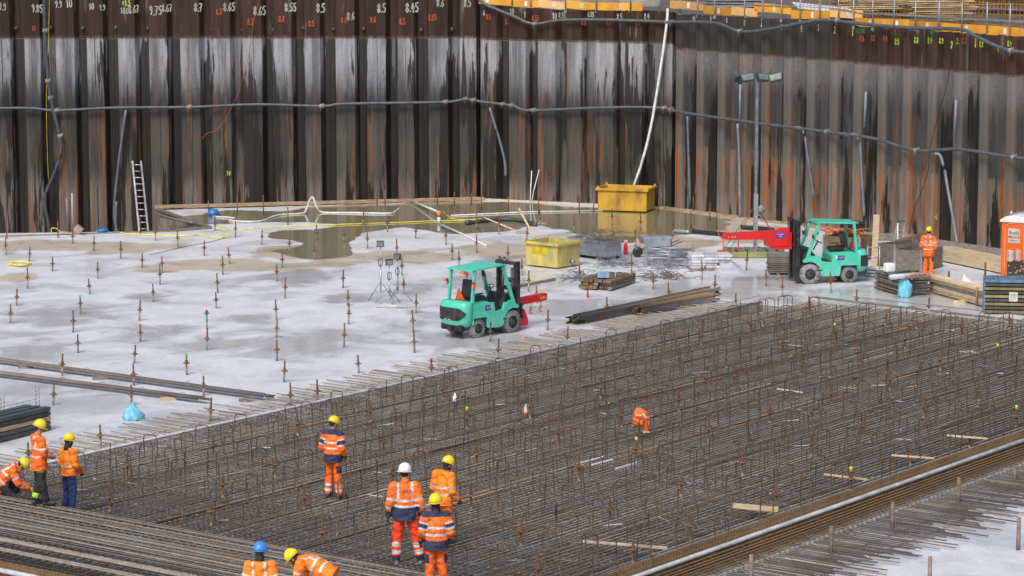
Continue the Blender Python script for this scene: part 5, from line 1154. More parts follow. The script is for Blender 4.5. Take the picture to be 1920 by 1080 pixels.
path_thing('yellow_hose', 'yellow hose winding over the slab beside the trench tip', 'hose', [P(222, 435, .03), (P(250, 439, .03)), P(350, 442, .03), P(375, 440, .03), P(400, 445, .03), P(430, 443, .03), P(415, 437, .03), P(404, 433, .03)], .022, YELH, n=6)
path_thing('yellow_hose', 'long yellow hose lying across the pond from left to the valve post', 'hose', [P(405, 421, .03), P(425, 427, .03), P(450, 430, .03), P(530, 425, .03), P(600, 422, .03), P(750, 417, .03), P(815, 414, .03), P(850, 414, .03), P(905, 410, .03)], .022, YELH, n=6)
path_thing('yellow_hose', 'short yellow hose forking away from the valve post', 'hose', [P(832, 398, .25), P(840, 405, .05), P(855, 411, .03), P(910, 412, .03)], .02, YELH, n=6)
path_thing('yellow_hose', 'yellow hose end sticking up in the trench at left', 'hose', [WP(97, 440, 2.2), WP(97, 428, 2.2), WP(108, 430, 2.2), WP(116, 440, 2.2)], .025, YELH, n=6)
path_thing('hose_coil', 'flat coil of yellow hose lying on the slab at the left edge', 'hose coil', [P(37 + 22 * math.cos(q) * (1 - q / 90), 494 + 4.5 * math.sin(q) * (1 - q / 90), .03 + q * .002) for q in [i * .5 for i in range(60)]], .02, YELH, n=5, sm=2)
path_thing('power_cable', 'thin dark cord lying across the slab left of the pond', 'cord', [P(280, 478, .01), P(350, 462, .01), P(400, 452, .01), P(430, 443, .01)], .01, BLACKP, n=4)
t = thing('valve_post', 'orange and white valve post where the hoses meet in the pond', 'valve', P(823, 420)); mb = MB(); mb.cyl((0, 0, 0), (0, 0, .3), .07, n=10); mb.build('post', WHITEP, t); mb = MB(); mb.cyl((0, 0, .3), (0, 0, .55), .085, n=10); mb.build('valve_body', ORL, t)
path_thing('white_tube', 'white tube slanting down from the valve post to the slab', 'tube', [P(824, 420, .15), P(865, 438, .05), P(912, 461, .04)], .045, WHITEP, sm=1)
path_thing('white_tube', 'white tube lying from the wall foot towards the valve post', 'tube', [P(768, 375, .06), P(826, 399, .25)], .045, WHITEP, sm=1)
for (x0, y0, z0, x1, y1, lab) in ((908, 408, .55, 975, 438, 'squeegee with long wooden handle standing in the pond'), ):
    t = thing('squeegee', lab, 'squeegee', P(975, 438)); L = t.location; mb = MB(); a_ = P(x0, y0 + 0, z0) - L; mb.cyl(a_, (0, 0, .05), .028, n=8); mb.build('handle', WOODP, t); mb = MB(); mb.box((.1, 0, .05), (.5, .3, .1)); mb.build('head', pm('grey_foam', (.35, .37, .39), .8), t, bevel=.02)
path_thing('white_pole', 'pale pole leaning on the pale yellow skip', 'pole', [P(1001, 444, .9), P(973, 411, .9)], .04, WOODP, sm=1) if False else path_thing('white_pole', 'pale pole sticking up out of the pale yellow skip', 'pole', [PY(1003, 447, 100.5), PY(973, 391, 101.5)], .04, WOODP, sm=1)
for px, py, lab in ((401, 405, 'crumpled blue plastic sheet at the near edge of the pond left'), (192, 437, 'crumpled blue plastic scrap at the trench edge')):
    p = P(px, py, .0); mb = MB(); mb.ball((0, 0, .1), (.28, .2, .2 if px == 401 else .1), 10)
    for i, v in enumerate(mb.v): mb.v[i] = Vector((v.x, v.y, max(.0, v.z))) * (1 + .35 * noise.noise(v * 9))
    o = mb.build('plastic_sheet', pm('bright_blue_film', (.02, .25, .75), .35), recalc=False); o.location = p; tag(o, lab, 'plastic sheet')
mb = MB(); mb.box((0, 0, .05), (.95, .35, .05), .1, M=Matrix.Rotation(.12, 4, 'Y')); mb.box((.25, 0, .2), (.3, .3, .3), M=Matrix.Rotation(.7, 4, 'Y')); o = mb.build('broken_board', pm('pinkish_board', (.42, .32, .28), .8)); o.location = P(135, 440); tag(o, 'pinkish broken boards at the trench edge', 'board')

# blue refuse bags
def sack(label, px, py, w, h, m, tip=True):
    p = P(px, py); mb = MB(); n = 40; vs = []; prof = [(0, .0), (.92, .0), (1, .10), (.95, .3), (.74, .5), (.45, .68), (.2, .82), (.08, .92), (.14, 1.0), (.02, 1.0)] if tip else [(0, 0), (.8, 0), (.95, .12), (1, .35), (.92, .6), (.7, .78), (.3, .9), (.18, .93), (.3, 1.0), (.05, 1.0)]
    for r, z in prof:
        for k in range(n):
            q = 2 * math.pi * k / n; f = 1 + .16 * math.sin(q * 5 + z * 6) + .11 * math.sin(q * 8 - z * 13) + .10 * noise.noise(Vector((math.cos(q) * 3, math.sin(q) * 3, z * 9 + px))); vs.append((r * w / 2 * f * math.cos(q), r * w / 2 * f * math.sin(q) * .8, z * h))
    mb.add(vs, [(i * n + k, i * n + (k + 1) % n, (i + 1) * n + (k + 1) % n, (i + 1) * n + k) for i in range(len(prof) - 1) for k in range(n)], True)
    o = mb.build('refuse_sack', m); o.location = p; return tag(o, label, 'refuse sack')
sack('light blue refuse sack tied to an anchor bar on the slab at left', 249, 787, .52, .46, BLUEB)
sack('light blue refuse sack standing against the board pile below the orange worker', 1696, 558, .44, .72, BLUEB, False)
# orange jacket hung on a hoop
def cloth_heap(label, loc, m):
    t = thing('hung_jacket', label, 'jacket', loc); mb = MB(); mb.ball((0, 0, .58), (.20, .14, .17), 24); 
    mb.ball((-.05, -.03, .45), (.17, .13, .14), 20); mb.tube([(.10, 0, .55), (.13, -.05, .35), (.10, -.05, .10)], .07, 10, rr=[.09, .07, .06])
    for i, v in enumerate(mb.v): mb.v[i] = v + Vector((noise.noise(v * 9), noise.noise(v * 9 + Vector((5, 5, 5))), noise.noise(v * 9 + Vector((9, 1, 3))))) * .07
    mb.build('shell', m, t); mb = MB(); mb.tube([(.03, -.12, .66), (.10, -.13, .55), (.13, -.13, .38)], .018, 6); mb.box((.105, -.10, .20), (.15, .06, .035)); mb.box((-.08, -.155, .62), (.16, .02, .03)); mb.build('reflective_tape', TAPE, t)
HVO = pm('hivis_orange', (.95, .19, .012), .6, 0, (.66, .11, .015), 7, bump=.3, bscale=9, objvar=.06)
HVY = pm('hivis_amber', (1.0, .28, .012), .6, 0, (.75, .16, .012), 7, bump=.3, bscale=9, objvar=.03)
HVR = pm('hivis_red', (.85, .065, .012), .6, 0, (.75, .05, .01), 3, bump=.3, bscale=9, objvar=.03)
TAPE = pm('reflective_tape', (.62, .64, .66), .35, .1, (.5, .52, .55), 8, objvar=.05)
NAVY = pm('navy_cloth', (.02, .028, .075), .8, 0, (.035, .04, .09), 5, objvar=.1)
BLKC = pm('black_cloth', (.013, .015, .017), .8, 0, (.03, .035, .035), 5, objvar=.1)
BLUJ = pm('blue_work_trouser', (.02, .04, .15), .8, 0, (.03, .06, .20), 5, objvar=.1)
GRNF = pm('fluorescent_green', (.35, .85, .03), .6, objvar=.05)
SKIN = pm('skin', (.50, .26, .18), .5, 0, (.45, .21, .15), 8, objvar=.06)
GLOV = pm('dark_glove', (.045, .05, .065), .8, 0, (.08, .08, .09), 9); GLOVY = pm('yellow_glove', (.4, .36, .05), .8)
BOOT = pm('dark_boot', (.02, .022, .03), .6, 0, (.05, .055, .07), 6); BOOTG = pm('slate_boot', (.07, .085, .11), .7, 0, (.12, .13, .14), 6)
HAIR = pm('dark_hair', (.03, .02, .015), .7); EYE = pm('eye_dark', (.02, .015, .012), .3)
HYEL = pm('yellow_helmet', (.80, .66, .02), .3, 0, (.72, .58, .02), 4, objvar=.04); HWHT = pm('white_helmet', (.75, .76, .78), .3, 0, (.66, .67, .7), 4); HBLU = pm('blue_helmet', (.04, .28, .75), .3, 0, (.05, .25, .65), 4)
cloth_heap('crumpled orange hi vis jacket hung on a bar in the middle of the mat', P(1203, 824, .30), HVO)

# ------------------------------------------------------------ people
STAND = dict(pel=(0, 0, .96), che=(0, 0, 1.24), nec=(0, -.01, 1.47), hed=(0, .02, 1.63),
             sl=(-.185, 0, 1.41), el=(-.26, -.03, 1.13), wl=(-.27, .08, .89), sr=(.185, 0, 1.41), er=(.26, -.03, 1.13), wr=(.27, .08, .89),
             hl=(-.095, 0, .92), kl=(-.11, .02, .50), al=(-.12, -.03, .09), hr=(.095, 0, .92), kr=(.11, .02, .50), ar=(.12, -.03, .09))
def remeshed(mb, voxel, smooth=2):
    me = bpy.data.meshes.new('tmp'); me.from_pydata([tuple(v) for v in mb.v], [], mb.f)
    bm = bmesh.new(); bm.from_mesh(me); bmesh.ops.recalc_face_normals(bm, faces=bm.faces); bm.to_mesh(me); bm.free()
    o = bpy.data.objects.new('tmp', me); COL.objects.link(o); md = o.modifiers.new('r', 'REMESH'); md.mode = 'VOXEL'; md.voxel_size = voxel
    if smooth: s = o.modifiers.new('s', 'SMOOTH'); s.iterations = smooth; s.factor = .5
    dg = bpy.context.evaluated_depsgraph_get(); dg.update(); r = bpy.data.meshes.new_from_object(o.evaluated_get(dg)); bpy.data.objects.remove(o); bpy.data.meshes.remove(me); return r
def capsule(mb, a, b, ra, rb, flat=1.0, side=None, n=14):
    a = Vector(a); b = Vector(b); d = b - a; L = d.length; d.normalize()
    if side is None: side = d.cross(Vector((0, 1, 0)) if abs(d.y) < .9 else Vector((1, 0, 0)))
    side = (side - d * side.dot(d)).normalized(); w = d.cross(side); pts = []
    for k in range(1, 5): q = -math.pi / 2 + math.pi / 2 * k / 5; pts.append((a + d * ra * math.sin(q), ra * math.cos(q)))
    pts.append((a, ra)); pts.append((b, rb))
    for k in range(1, 5): q = math.pi / 2 * k / 5; pts.append((b + d * rb * math.sin(q), rb * math.cos(q)))
    vs = [p + side * (r * math.cos(2 * math.pi * k / n)) + w * (r * flat * math.sin(2 * math.pi * k / n)) for p, r in pts for k in range(n)]
    m = len(pts); fs = [(i * n + k, i * n + (k + 1) % n, (i + 1) * n + (k + 1) % n, (i + 1) * n + k) for i in range(m - 1) for k in range(n)]
    fs += [tuple(reversed(range(n))), tuple((m - 1) * n + k for k in range(n))]; mb.add(vs, fs, True)
def person(label, px, py, zf, rz, pose, o, look=(0, 0), scale=1.0):
    """o: outfit dict; local +y forward"""
    J = {k: Vector(v) for k, v in STAND.items()}
    for k, v in pose.items(): J[k] = Vector(v)
    loc = P(px, py, zf); t = thing('person', label, 'person', loc, rz); t.scale = (scale,) * 3
    side = (J['sr'] - J['sl']).normalized(); hs = (J['hr'] - J['hl']).normalized()
    HM = Matrix.Translation(J['hed']) @ Matrix.Rotation(look[0], 4, 'Z') @ Matrix.Rotation(look[1], 4, 'X')
    fdir = {}
    for s, a in (('l', 'al'), ('r', 'ar')):
        k = J['k' + s] - J[a]; f = Vector((.25 * (-1 if s == 'l' else 1), 1, 0)).normalized()
        if 'f' + s in o: f = Vector(o['f' + s])
        fdir[s] = f
    body = MB()
    capsule(body, J['pel'], J['che'], .125, .135, .72, side); capsule(body, J['che'], J['nec'] - Vector((0, 0, .08)), .14, .10, .7, side); capsule(body, J['sl'], J['sr'], .06, .06)
    capsule(body, J['nec'] - Vector((0, 0, .06)), J['hed'] - Vector((0, 0, .04)), .058, .052)
    for s in 'lr':
        capsule(body, J['s' + s], J['e' + s], .052, .042); capsule(body, J['e' + s], J['w' + s], .042, .03)
        capsule(body, J['h' + s], J['k' + s], .085, .055); capsule(body, J['k' + s], J['a' + s], .055, .038); capsule(body, J['a' + s], J['a' + s] + fdir[s] * .17 + Vector((0, 0, -.05)), .042, .036)
        # hand: palm, four unequal bent fingers, thumb off the side
        w = J['w' + s]; d = (w - J['e' + s]).normalized(); d = (d + Vector((0, .15, -.25))).normalized(); sg = -1 if s == 'l' else 1
        pn = Vector((-sg, .2, 0)); pn = (pn - d * pn.dot(d)).normalized(); lat = d.cross(pn).normalized() * 1.0
        capsule(body, w, w + d * .085, .030, .040, .5, lat, 10); k0 = w + d * .085
        gl = 1.15 if o.get('glove') else 1
        for q, (off, L) in enumerate(((-.030, .072), (-.010, .082), (.010, .077), (.029, .060))):
            b0 = k0 + lat * off; m1 = b0 + (d * .9 + pn * .25).normalized() * L * .5; m2 = m1 + (d * .55 + pn * .8).normalized() * L * .5
            capsule(body, b0 - d * .02, m1, .0095 * gl, .009 * gl, n=8); capsule(body, m1, m2, .009 * gl, .0075 * gl, n=8)
        tb = w + d * .03 - lat * .03 * 1; tm = tb + (d * .6 - lat * .8).normalized() * .04; capsule(body, tb, tm, .012 * gl, .011 * gl, n=8); capsule(body, tm, tm + (d * .9 + pn * .4).normalized() * .032, .011 * gl, .009 * gl, n=8)
    hm = MB(M=HM); hm.ball((0, -.005, .03), (.077, .096, .098), 18); hm.ball((0, .025, -.045), (.058, .068, .068), 16); capsule(hm, (0, .088, .01), (0, .108, -.022), .010, .014, n=8)
    for s in (-1, 1): hm.ball((s * .078, -.005, -.01), (.012, .022, .033), 10); hm.ball((s * .03, .088, .026), (.014, .008, .006), 8)
    hm.ball((0, .088, -.058), (.026, .012, .009), 8)
    body.v += hm.v; off = len(body.v) - len(hm.v); body.f += [[i + off for i in f] for f in hm.f]
    me = remeshed(body, .0105, 1)
    mats = [SKIN, GLOV if o.get('glove') is True else (o.get('glove') or SKIN), BLKC, EYE]
    for m in mats: me.materials.append(m)
    HI = HM.inverted()
    for p in me.polygons:
        c = p.center; p.use_smooth = True
        dl = min((c - J['wl']).length, (c - J['wr']).length); h = HI @ c
        p.material_index = 1 if dl < .19 and min((c - J['el']).length, (c - J['er']).length) > .2 else (0 if h.z > -.16 else 2)
        if abs(abs(h.x) - .031) < .010 and h.y > .08 and abs(h.z - .024) < .006: p.material_index = 3
    bo = bpy.data.objects.new('body', me); COL.objects.link(bo); bo.parent = t
    def cloth(name, mb, cls, keys, amp=.010, vox=.014, clip=None):
        me = remeshed(mb, vox, 2); ks = list(keys)
        for k in ks: me.materials.append(keys[k])
        for v in me.vertices:
            if clip:
                dd = (v.co - clip[0]).dot(clip[1])
                lt_ = abs((v.co - clip[0]).dot(side))
                if dd < clip[2] and lt_ < .24: v.co += clip[1] * (clip[2] - dd); cc_ = clip[0] + clip[1] * clip[2]; rv = v.co - cc_; L_ = rv.length; v.co = cc_ + rv * (min(.20, L_ * 1.3) / L_ if 1e-4 < L_ < .20 else 1)
            n = 1.2 * noise.noise(Vector((v.co.x * 8, v.co.y * 8, v.co.z * 13)) + loc) + .6 * noise.noise(v.co * 26 + loc); v.co += v.normal * n * amp
        for p in me.polygons: p.use_smooth = True; p.material_index = ks.index(cls(p.center))
        ob = bpy.data.objects.new(name, me); COL.objects.link(ob); ob.parent = t; return ob
    def seg(c, a, b):
        d = b - a; tt = max(0, min(1, (c - a).dot(d) / d.length_squared)); return (c - a - d * tt).length, tt
    # trousers
    tr = MB(); capsule(tr, J['pel'] + (J['che'] - J['pel']) * .15, J['pel'], .14, .15, .78, hs)
    for s in 'lr':
        capsule(tr, J['h' + s], J['k' + s], .112, .088); capsule(tr, J['k' + s], J['a' + s] + (J['k' + s] - J['a' + s]) * .12, .088, .078)
    def ct(c):
        best = min((seg(c, J['h' + s], J['k' + s])[0], 'T', s, seg(c, J['h' + s], J['k' + s])[1]) for s in 'lr'); b2 = min((seg(c, J['k' + s], J['a' + s])[0], 'C', s, seg(c, J['k' + s], J['a' + s])[1]) for s in 'lr')
        b = min(best, b2); return o['trous'](b[1], b[2], b[3], c)
    cloth('trousers', tr, ct, o['tm'], .016)
    # jacket
    axn0 = (J['nec'] - J['pel']).normalized()
    jk = MB(); hem = J['pel'] + (J['pel'] - J['che']).normalized() * o.get('hem', .06)
    capsule(jk, hem - axn0 * .08, J['che'], .222, .185, .80, side); capsule(jk, J['che'], J['nec'] - (J['nec'] - J['che']) * .38, .184, .125, .80, side); capsule(jk, J['sl'] * .97 + J['che'] * .03, J['sr'] * .97 + J['che'] * .03, .082, .082)
    capsule(jk, J['nec'] - (J['nec'] - J['che']) * .3, J['nec'] + (J['hed'] - J['nec']) * .08, .095, .078)
    if o.get('hood'): hb = J['nec'] + Vector((0, 0, -.02)) - (J['hed'] - J['nec']).cross(side).normalized() * -.0; back = side.cross(J['nec'] - J['che']).normalized(); back = back if back.dot(Vector((0, -1, 0))) > 0 else -back; capsule(jk, hb + back * .085 - side * .09, hb + back * .085 + side * .09, .06, .06); capsule(jk, hb + back * .07 + Vector((0, 0, -.03)), hb + back * .10 + Vector((0, 0, -.14)), .09, .05)
    for s in 'lr': capsule(jk, J['s' + s], J['e' + s], .096, .080); capsule(jk, J['e' + s], J['w' + s] + (J['e' + s] - J['w' + s]) * .12, .080, .062)
    ax = (J['nec'] - J['pel']); axn = ax.normalized()
    def cj(c):
        arms = [(seg(c, J['s' + s], J['e' + s])[0] - .012, 'U', seg(c, J['s' + s], J['e' + s])[1]) for s in 'lr'] + [(seg(c, J['e' + s], J['w' + s])[0], 'F', seg(c, J['e' + s], J['w' + s])[1]) for s in 'lr']
        b = min(arms); tt = (c - J['pel']).dot(axn) / ax.length; lat = (c - J['pel']).dot(side); sdist = seg(c, J['pel'], J['nec'])[0]
        if b[0] < .085 and (abs(lat) > .155 or sdist > .17) and not (tt < .30 and abs(lat) < .25 and b[0] > .055): return o['jack'](b[1], b[2], lat, c)
        return o['jack']('B', tt, lat, c)
    hm0 = (hem - J['pel']).dot(axn) - .07
    cloth('jacket', jk, cj, o['jm'], .018, clip=(J['pel'], axn, hm0))
    # boots
    for s in 'lr':
        mb = MB(); f = fdir[s]; a = J['a' + s]; capsule(mb, a + Vector((0, 0, .12)), a, .058, .058, n=12); capsule(mb, a + Vector((0, 0, -.025)), a + f * .16 + Vector((0, 0, -.038)), .058, .048, n=12); capsule(mb, a - f * .04 + Vector((0, 0, -.04)), a + f * .05 + Vector((0, 0, -.04)), .048, .048, n=12)
        bm_ = remeshed(mb, .013, 1); bm_.materials.append(o.get('boot', BOOT))
        for v in bm_.vertices: v.co.z = max(v.co.z, min(0.0, a.z - .09))
        for p in bm_.polygons: p.use_smooth = True
        ob = bpy.data.objects.new('boot', bm_); COL.objects.link(ob); ob.parent = t
    # balaclava / hair
    if o.get('bal'):
        mb = MB(M=HM); mb.ball((0, -.012, .02), (.086, .098, .10), 16); mb.ball((0, .018, -.06), (.07, .078, .06), 14); capsule(mb, (0, -.01, -.06), (0, -.02, -.15), .075, .09)
        mm = remeshed(mb, .012, 1); mm.materials.append(BLKC)
        bmm = bmesh.new(); bmm.from_mesh(mm)
        bmesh.ops.delete(bmm, geom=[f for f in bmm.faces if (lambda h: h.y > .05 and -.03 < h.z < .06 and abs(h.x) < .055)(HI @ f.calc_center_median())], context='FACES'); bmm.to_mesh(mm); bmm.free()
        for p in mm.polygons: p.use_smooth = True
        ob = bpy.data.objects.new('balaclava', mm); COL.objects.link(ob); ob.parent = t
    else:
        mb = MB(M=HM); mb.ball((0, -.022, .025), (.083, .088, .085), 16); mb.build('hair', HAIR, t)
    # helmet
    he = bpy.data.objects.new('helmet', None); COL.objects.link(he); he.parent = t; he.matrix_parent_inverse = Matrix(); he.matrix_local = HM @ Matrix.Translation((0, -.004, .045)) @ Matrix.Rotation(-.06, 4, 'X') @ Matrix.Scale(1.09, 4)
    mb = MB(); mb.lathe([(.108, 0), (.110, .02), (.106, .055), (.092, .09), (.066, .118), (.03, .132), (.001, .135)], 24, sx=.95, sy=1.14)
    mb.build('shell', o['helm'], he)
    mb = MB(); vs = []; n = 24
    for r, z in ((1.0, .0), (1.13, -.008), (1.13, -.014), (1.0, -.008)):
        for k in range(n): q = 2 * math.pi * k / n; ex = 1 + (.30 * max(0, math.sin(q)) ** 2 if r > 1.05 else 0); vs.append((math.cos(q) * .104 * r, math.sin(q) * .124 * r * ex, z))
    mb.add(vs, [(i * n + k, i * n + (k + 1) % n, ((i + 1) % 4) * n + (k + 1) % n, ((i + 1) % 4) * n + k) for i in range(4) for k in range(n)], True); mb.build('brim', o['helm'], he)
    mb = MB(); mb.tube([(0, -.122 + i * .0, 0) for i in range(1)] + [(0, math.cos(q) * -.118, .02 + math.sin(q) * .118) for q in [.2 + i * .25 for i in range(11)]], .010, 6); mb.build('ridge', o['helm'], he)
    return t
def jack(main='o', shoulder=None, hem=None, vert=True, bands=((.28, .36), (.52, .60)), ub=((.5, .62),), fb=((.25, .40),), fcol='o', navyarm=False, vx=(.085, .125)):
    def f(part, tt, lat, c):
        if part == 'B':
            if hem and tt < hem: return 'n'
            if any(a < tt < b for a, b in bands): return 't'
            if shoulder and tt > shoulder: return 'n'
            if vert and tt > bands[-1][1] and vx[0] < abs(lat) < vx[1]: return 't'
            return main
        if part == 'U':
            if any(a < tt < b for a, b in ub): return 't'
            if navyarm and ub[0][1] <= tt <= ub[1][0]: return 'n'
            if shoulder and tt < .06: return 'n'
            return main
        if any(a < tt < b for a, b in fb): return 't'
        if hem and tt > .72: return 'n'
        return fcol
    return f
def trous(main='o', bands=((.35, .5), (.62, .77)), pocket=None, foot=None):
    def f(part, s, tt, c):
        if part == 'C' and any(a < tt < b for a, b in bands): return 't'
        if pocket and part == 'T' and .45 < tt < .85 and abs(c.x) > .13: return pocket
        if foot and part == 'C' and tt > foot: return 'n'
        return main
    return f
JM = {'o': HVO, 'n': NAVY, 't': TAPE, 'a': HVY, 'r': HVR, 'k': BLKC, 'b': BLUJ, 'g': GRNF}
base = dict(jm=JM, tm=JM, helm=HYEL)
Z1 = .36; Z2 = .74
# bent arms in front
front = dict(el=(-.27, .02, 1.14), wl=(-.12, .24, 1.06), er=(.27, .02, 1.14), wr=(.12, .25, 1.04))
def tr_black(part, s, tt, c):
    if part == 'T' and tt < .45 and c.y < .05 and abs(c.x) > .05: return 'g' if abs(c.x) > .12 else 'k'
    if part == 'C' and .62 < tt < .85 and c.y < -.0: return 'g'
    return 'k'
person('person in long orange coat and black trousers with green patches, looking down', 75, 947, Z2, R(-65), dict(front, al=(-.11, -.07, .09), ar=(.12, .10, .09)), dict(base, jack=jack(bands=((.16, .22), (.50, .56)), ub=((.62, .76),), fb=((.3, .44),)), trous=tr_black, hood=True, hem=.12), (-.1, -.35), 1.0)
person('person in short orange jacket, blue trousers, black balaclava and grey gloves', 131, 962, Z1, R(-48), dict(wl=(-.24, .14, .87), wr=(.16, .22, .93), er=(.27, .0, 1.14)), dict(base, jack=jack('a', bands=((.22, .29),), vert=False, ub=(), fb=((.05, .2),)), trous=trous('b', bands=()), glove=True, bal=True, hem=.0), (-.15, -.15), .95)
person('person in orange jacket with yellow helmet crouching at the left edge, tying steel', 6, 944, Z1, R(-80), dict(pel=(0, -.05, .42), che=(0, .10, .66), nec=(0, .29, .78), hed=(0, .41, .82), sl=(-.185, .22, .74), sr=(.185, .22, .74), el=(-.24, .33, .47), er=(.24, .34, .47), wl=(-.10, .55, .30), wr=(.10, .56, .30), hl=(-.1, -.05, .40), hr=(.1, -.05, .40), kl=(-.17, .34, .36), kr=(.17, .25, .12), al=(-.15, .12, .09), ar=(.16, -.22, .10)), dict(base, jack=jack(bands=((.15, .24), (.50, .58)), ub=((.5, .65),), fb=((.2, .36),)), trous=trous('k', bands=()), hood=True), (0, -.9))
person('person in orange jacket with navy shoulders standing alone on the mat', 625, 934, Z1, R(-30), dict(wr=(.22, .14, .92), wl=(-.20, .16, .92), kl=(-.12, .03, .50), ar=(.15, .02, .09)), dict(base, jack=jack(shoulder=.90, hem=.10, bands=((.30, .37), (.54, .61)), vert=False, ub=((.30, .42), (.72, .84)), fb=((2, 3),), navyarm=True), trous=trous('o', bands=((.45, .58), (.72, .84)), pocket='n'), glove=GLOVY), (-.25, -.4))
def jk_white(part, tt, lat, c):
    if part == 'B' and tt < .20: return 'n'
    if part == 'F' and tt > .55: return 'n'
    if part == 'F': return 't' if .20 < tt < .36 else 'o'
    if part == 'U': return 't' if .72 < tt < .86 else 'o'
    return jack(bands=((.20, .27), (.40, .48)), vx=(.10, .14))(part, tt, lat, c)
tm_ = person('person with white helmet, orange jacket and red trousers seen from behind', 760, 1060, Z2, R(4), dict(kl=(-.14, .0, .5), al=(-.16, -.05, .09), kr=(.19, .0, .5), ar=(.27, -.02, .09), hr=(.11, 0, .92), wl=(-.29, .03, .88), wr=(.29, .05, .88)), dict(base, helm=HWHT, jack=jk_white, trous=trous('r', bands=((.18, .38), (.50, .68)), foot=.75), glove=True, boot=BOOTG, hem=.05), (-.25, -.1), 1.09)
text_part('lettering', 'cekels', .095, BLKC, tm_, (0.0, -.158, 1.36), (R(90), 0, 0))
person('person in amber hooded jacket and amber trousers with bent head', 832, 1019, Z1 + .02, R(-42), dict(nec=(0, .05, 1.46), hed=(.0, .12, 1.60), wr=(.27, .16, .92), wl=(-.24, .18, .92)), dict(base, jack=jack('a', bands=((.10, .17), (.36, .44)), vert=False, ub=((.75, .88),), fb=((.35, .50),), fcol='a'), trous=trous('a', bands=()), hood=True, bal=True, glove=True, hem=.08), (-.2, -.35), 1.0)
person('person with navy yoked orange jacket just below the amber jacketed one', 818, 1113, Z2, R(8), dict(wl=(-.26, .14, .92), wr=(.24, .16, .95), ar=(.16, .02, .09)), dict(base, jack=jack(shoulder=.88, hem=.07, bands=((.22, .30), (.48, .56)), vert=False, ub=((.36, .48), (.72, .84)), fb=((2, 3),), navyarm=True), trous=trous('o', bands=((.45, .58), (.72, .84)), pocket='n'), bal=True, glove=True), (-.5, .15), 1.03)
tb_ = person('person with blue helmet and lettered orange jacket seen from behind at the bottom edge', 490, 1213, Z2, R(-6), dict(), dict(base, helm=HBLU, jack=jack('a', bands=((.22, .30), (.45, .53)), fb=((.3, .44),), fcol='a'), trous=trous('o'), bal=True, hood=True), (-.35, -.1), 1.0)
text_part('lettering', 'MAX BÖGL', .07, NAVY, tb_, (0.0, -.152, 1.20), (R(90), 0, 0))
person('person in amber jacket bending far over beside the blue helmeted one', 605, 1168, Z2, R(75), dict(pel=(0, -.1, .90), che=(0, .16, 1.06), nec=(0, .38, 1.12), hed=(0, .52, 1.12), sl=(-.185, .34, 1.08), sr=(.185, .34, 1.08), el=(-.22, .40, .80), er=(.22, .40, .80), wl=(-.15, .52, .60), wr=(.15, .52, .60)), dict(base, jack=jack('a', bands=((.16, .24), (.45, .53)), fcol='a'), trous=trous('o'), bal=True), (0, -.75))
person('person in orange suit seen from behind near the orange toilet', 1740, 519, 0, R(-20), dict(wl=(-.16, .22, 1.0), wr=(.2, .2, 1.0)), dict(base, jack=jack(bands=((.08, .14), (.38, .45)), vx=(.07, .11)), trous=trous('o', bands=(), pocket='n'), hood=True, hem=.1), (.1, .0), .98)

# ------------------------------------------------------------ lamps on tripods
def tripod(label, px, py, h, heads, rz=0.0):
    t = thing('tripod_lamp', label, 'work lamp', P(px, py), rz, None); mb = MB(); mb.cyl((0, 0, .35), (0, 0, h * .6), .028, n=8); mb.cyl((0, 0, h * .55), (0, 0, h), .019, n=8); mb.build('column', GALV, t)
    for k in range(3):
        q = k * 2.09 + .5; mb = MB(); mb.tube([(0, 0, h * .38), (math.cos(q) * .48, math.sin(q) * .48, .02)], .018, 6); mb.tube([(0, 0, .3), (math.cos(q) * .25, math.sin(q) * .25, h * .2)], .012, 6); mb.build('leg', GALV, t)
    mb = MB(); mb.box((0, -.03, h + .1), (.24, .09, .19), M=Matrix.Rotation(-.3, 4, 'X')); mb.box((0, 0, h), (.28, .03, .03)); mb.build('lamp_head', BLACKP, t, bevel=.01); mb = MB(); mb.box((0, -.085, h + .085), (.19, .006, .14), M=Matrix.Rotation(-.3, 4, 'X')); mb.build('lamp_glass', pm('lamp_glass', (.16, .21, .20), .3), t)
    mb = MB(); mb.tube([(math.sin(q) * .07, -.03, h * .72 + math.cos(q) * .13) for q in [i * .4 for i in range(17)]], .012, 5); mb.build('cable_coil', BLACKP, t)
tripod('tallest of three tripod work lamps, at the left of the group', 714, 566, 1.85, 1)
tripod('shortest of three tripod work lamps, in the middle of the group', 730, 570, 1.30, 1, .3)
tripod('tripod work lamp with pale grey head at the right of the group', 746, 566, 1.42, 1, -.4)
path_thing('white_tube', 'white tube lying on the slab at the feet of the tripod lamps', 'tube', [P(706, 574, .05), P(763, 575, .05)], .055, WHITEP, sm=1)

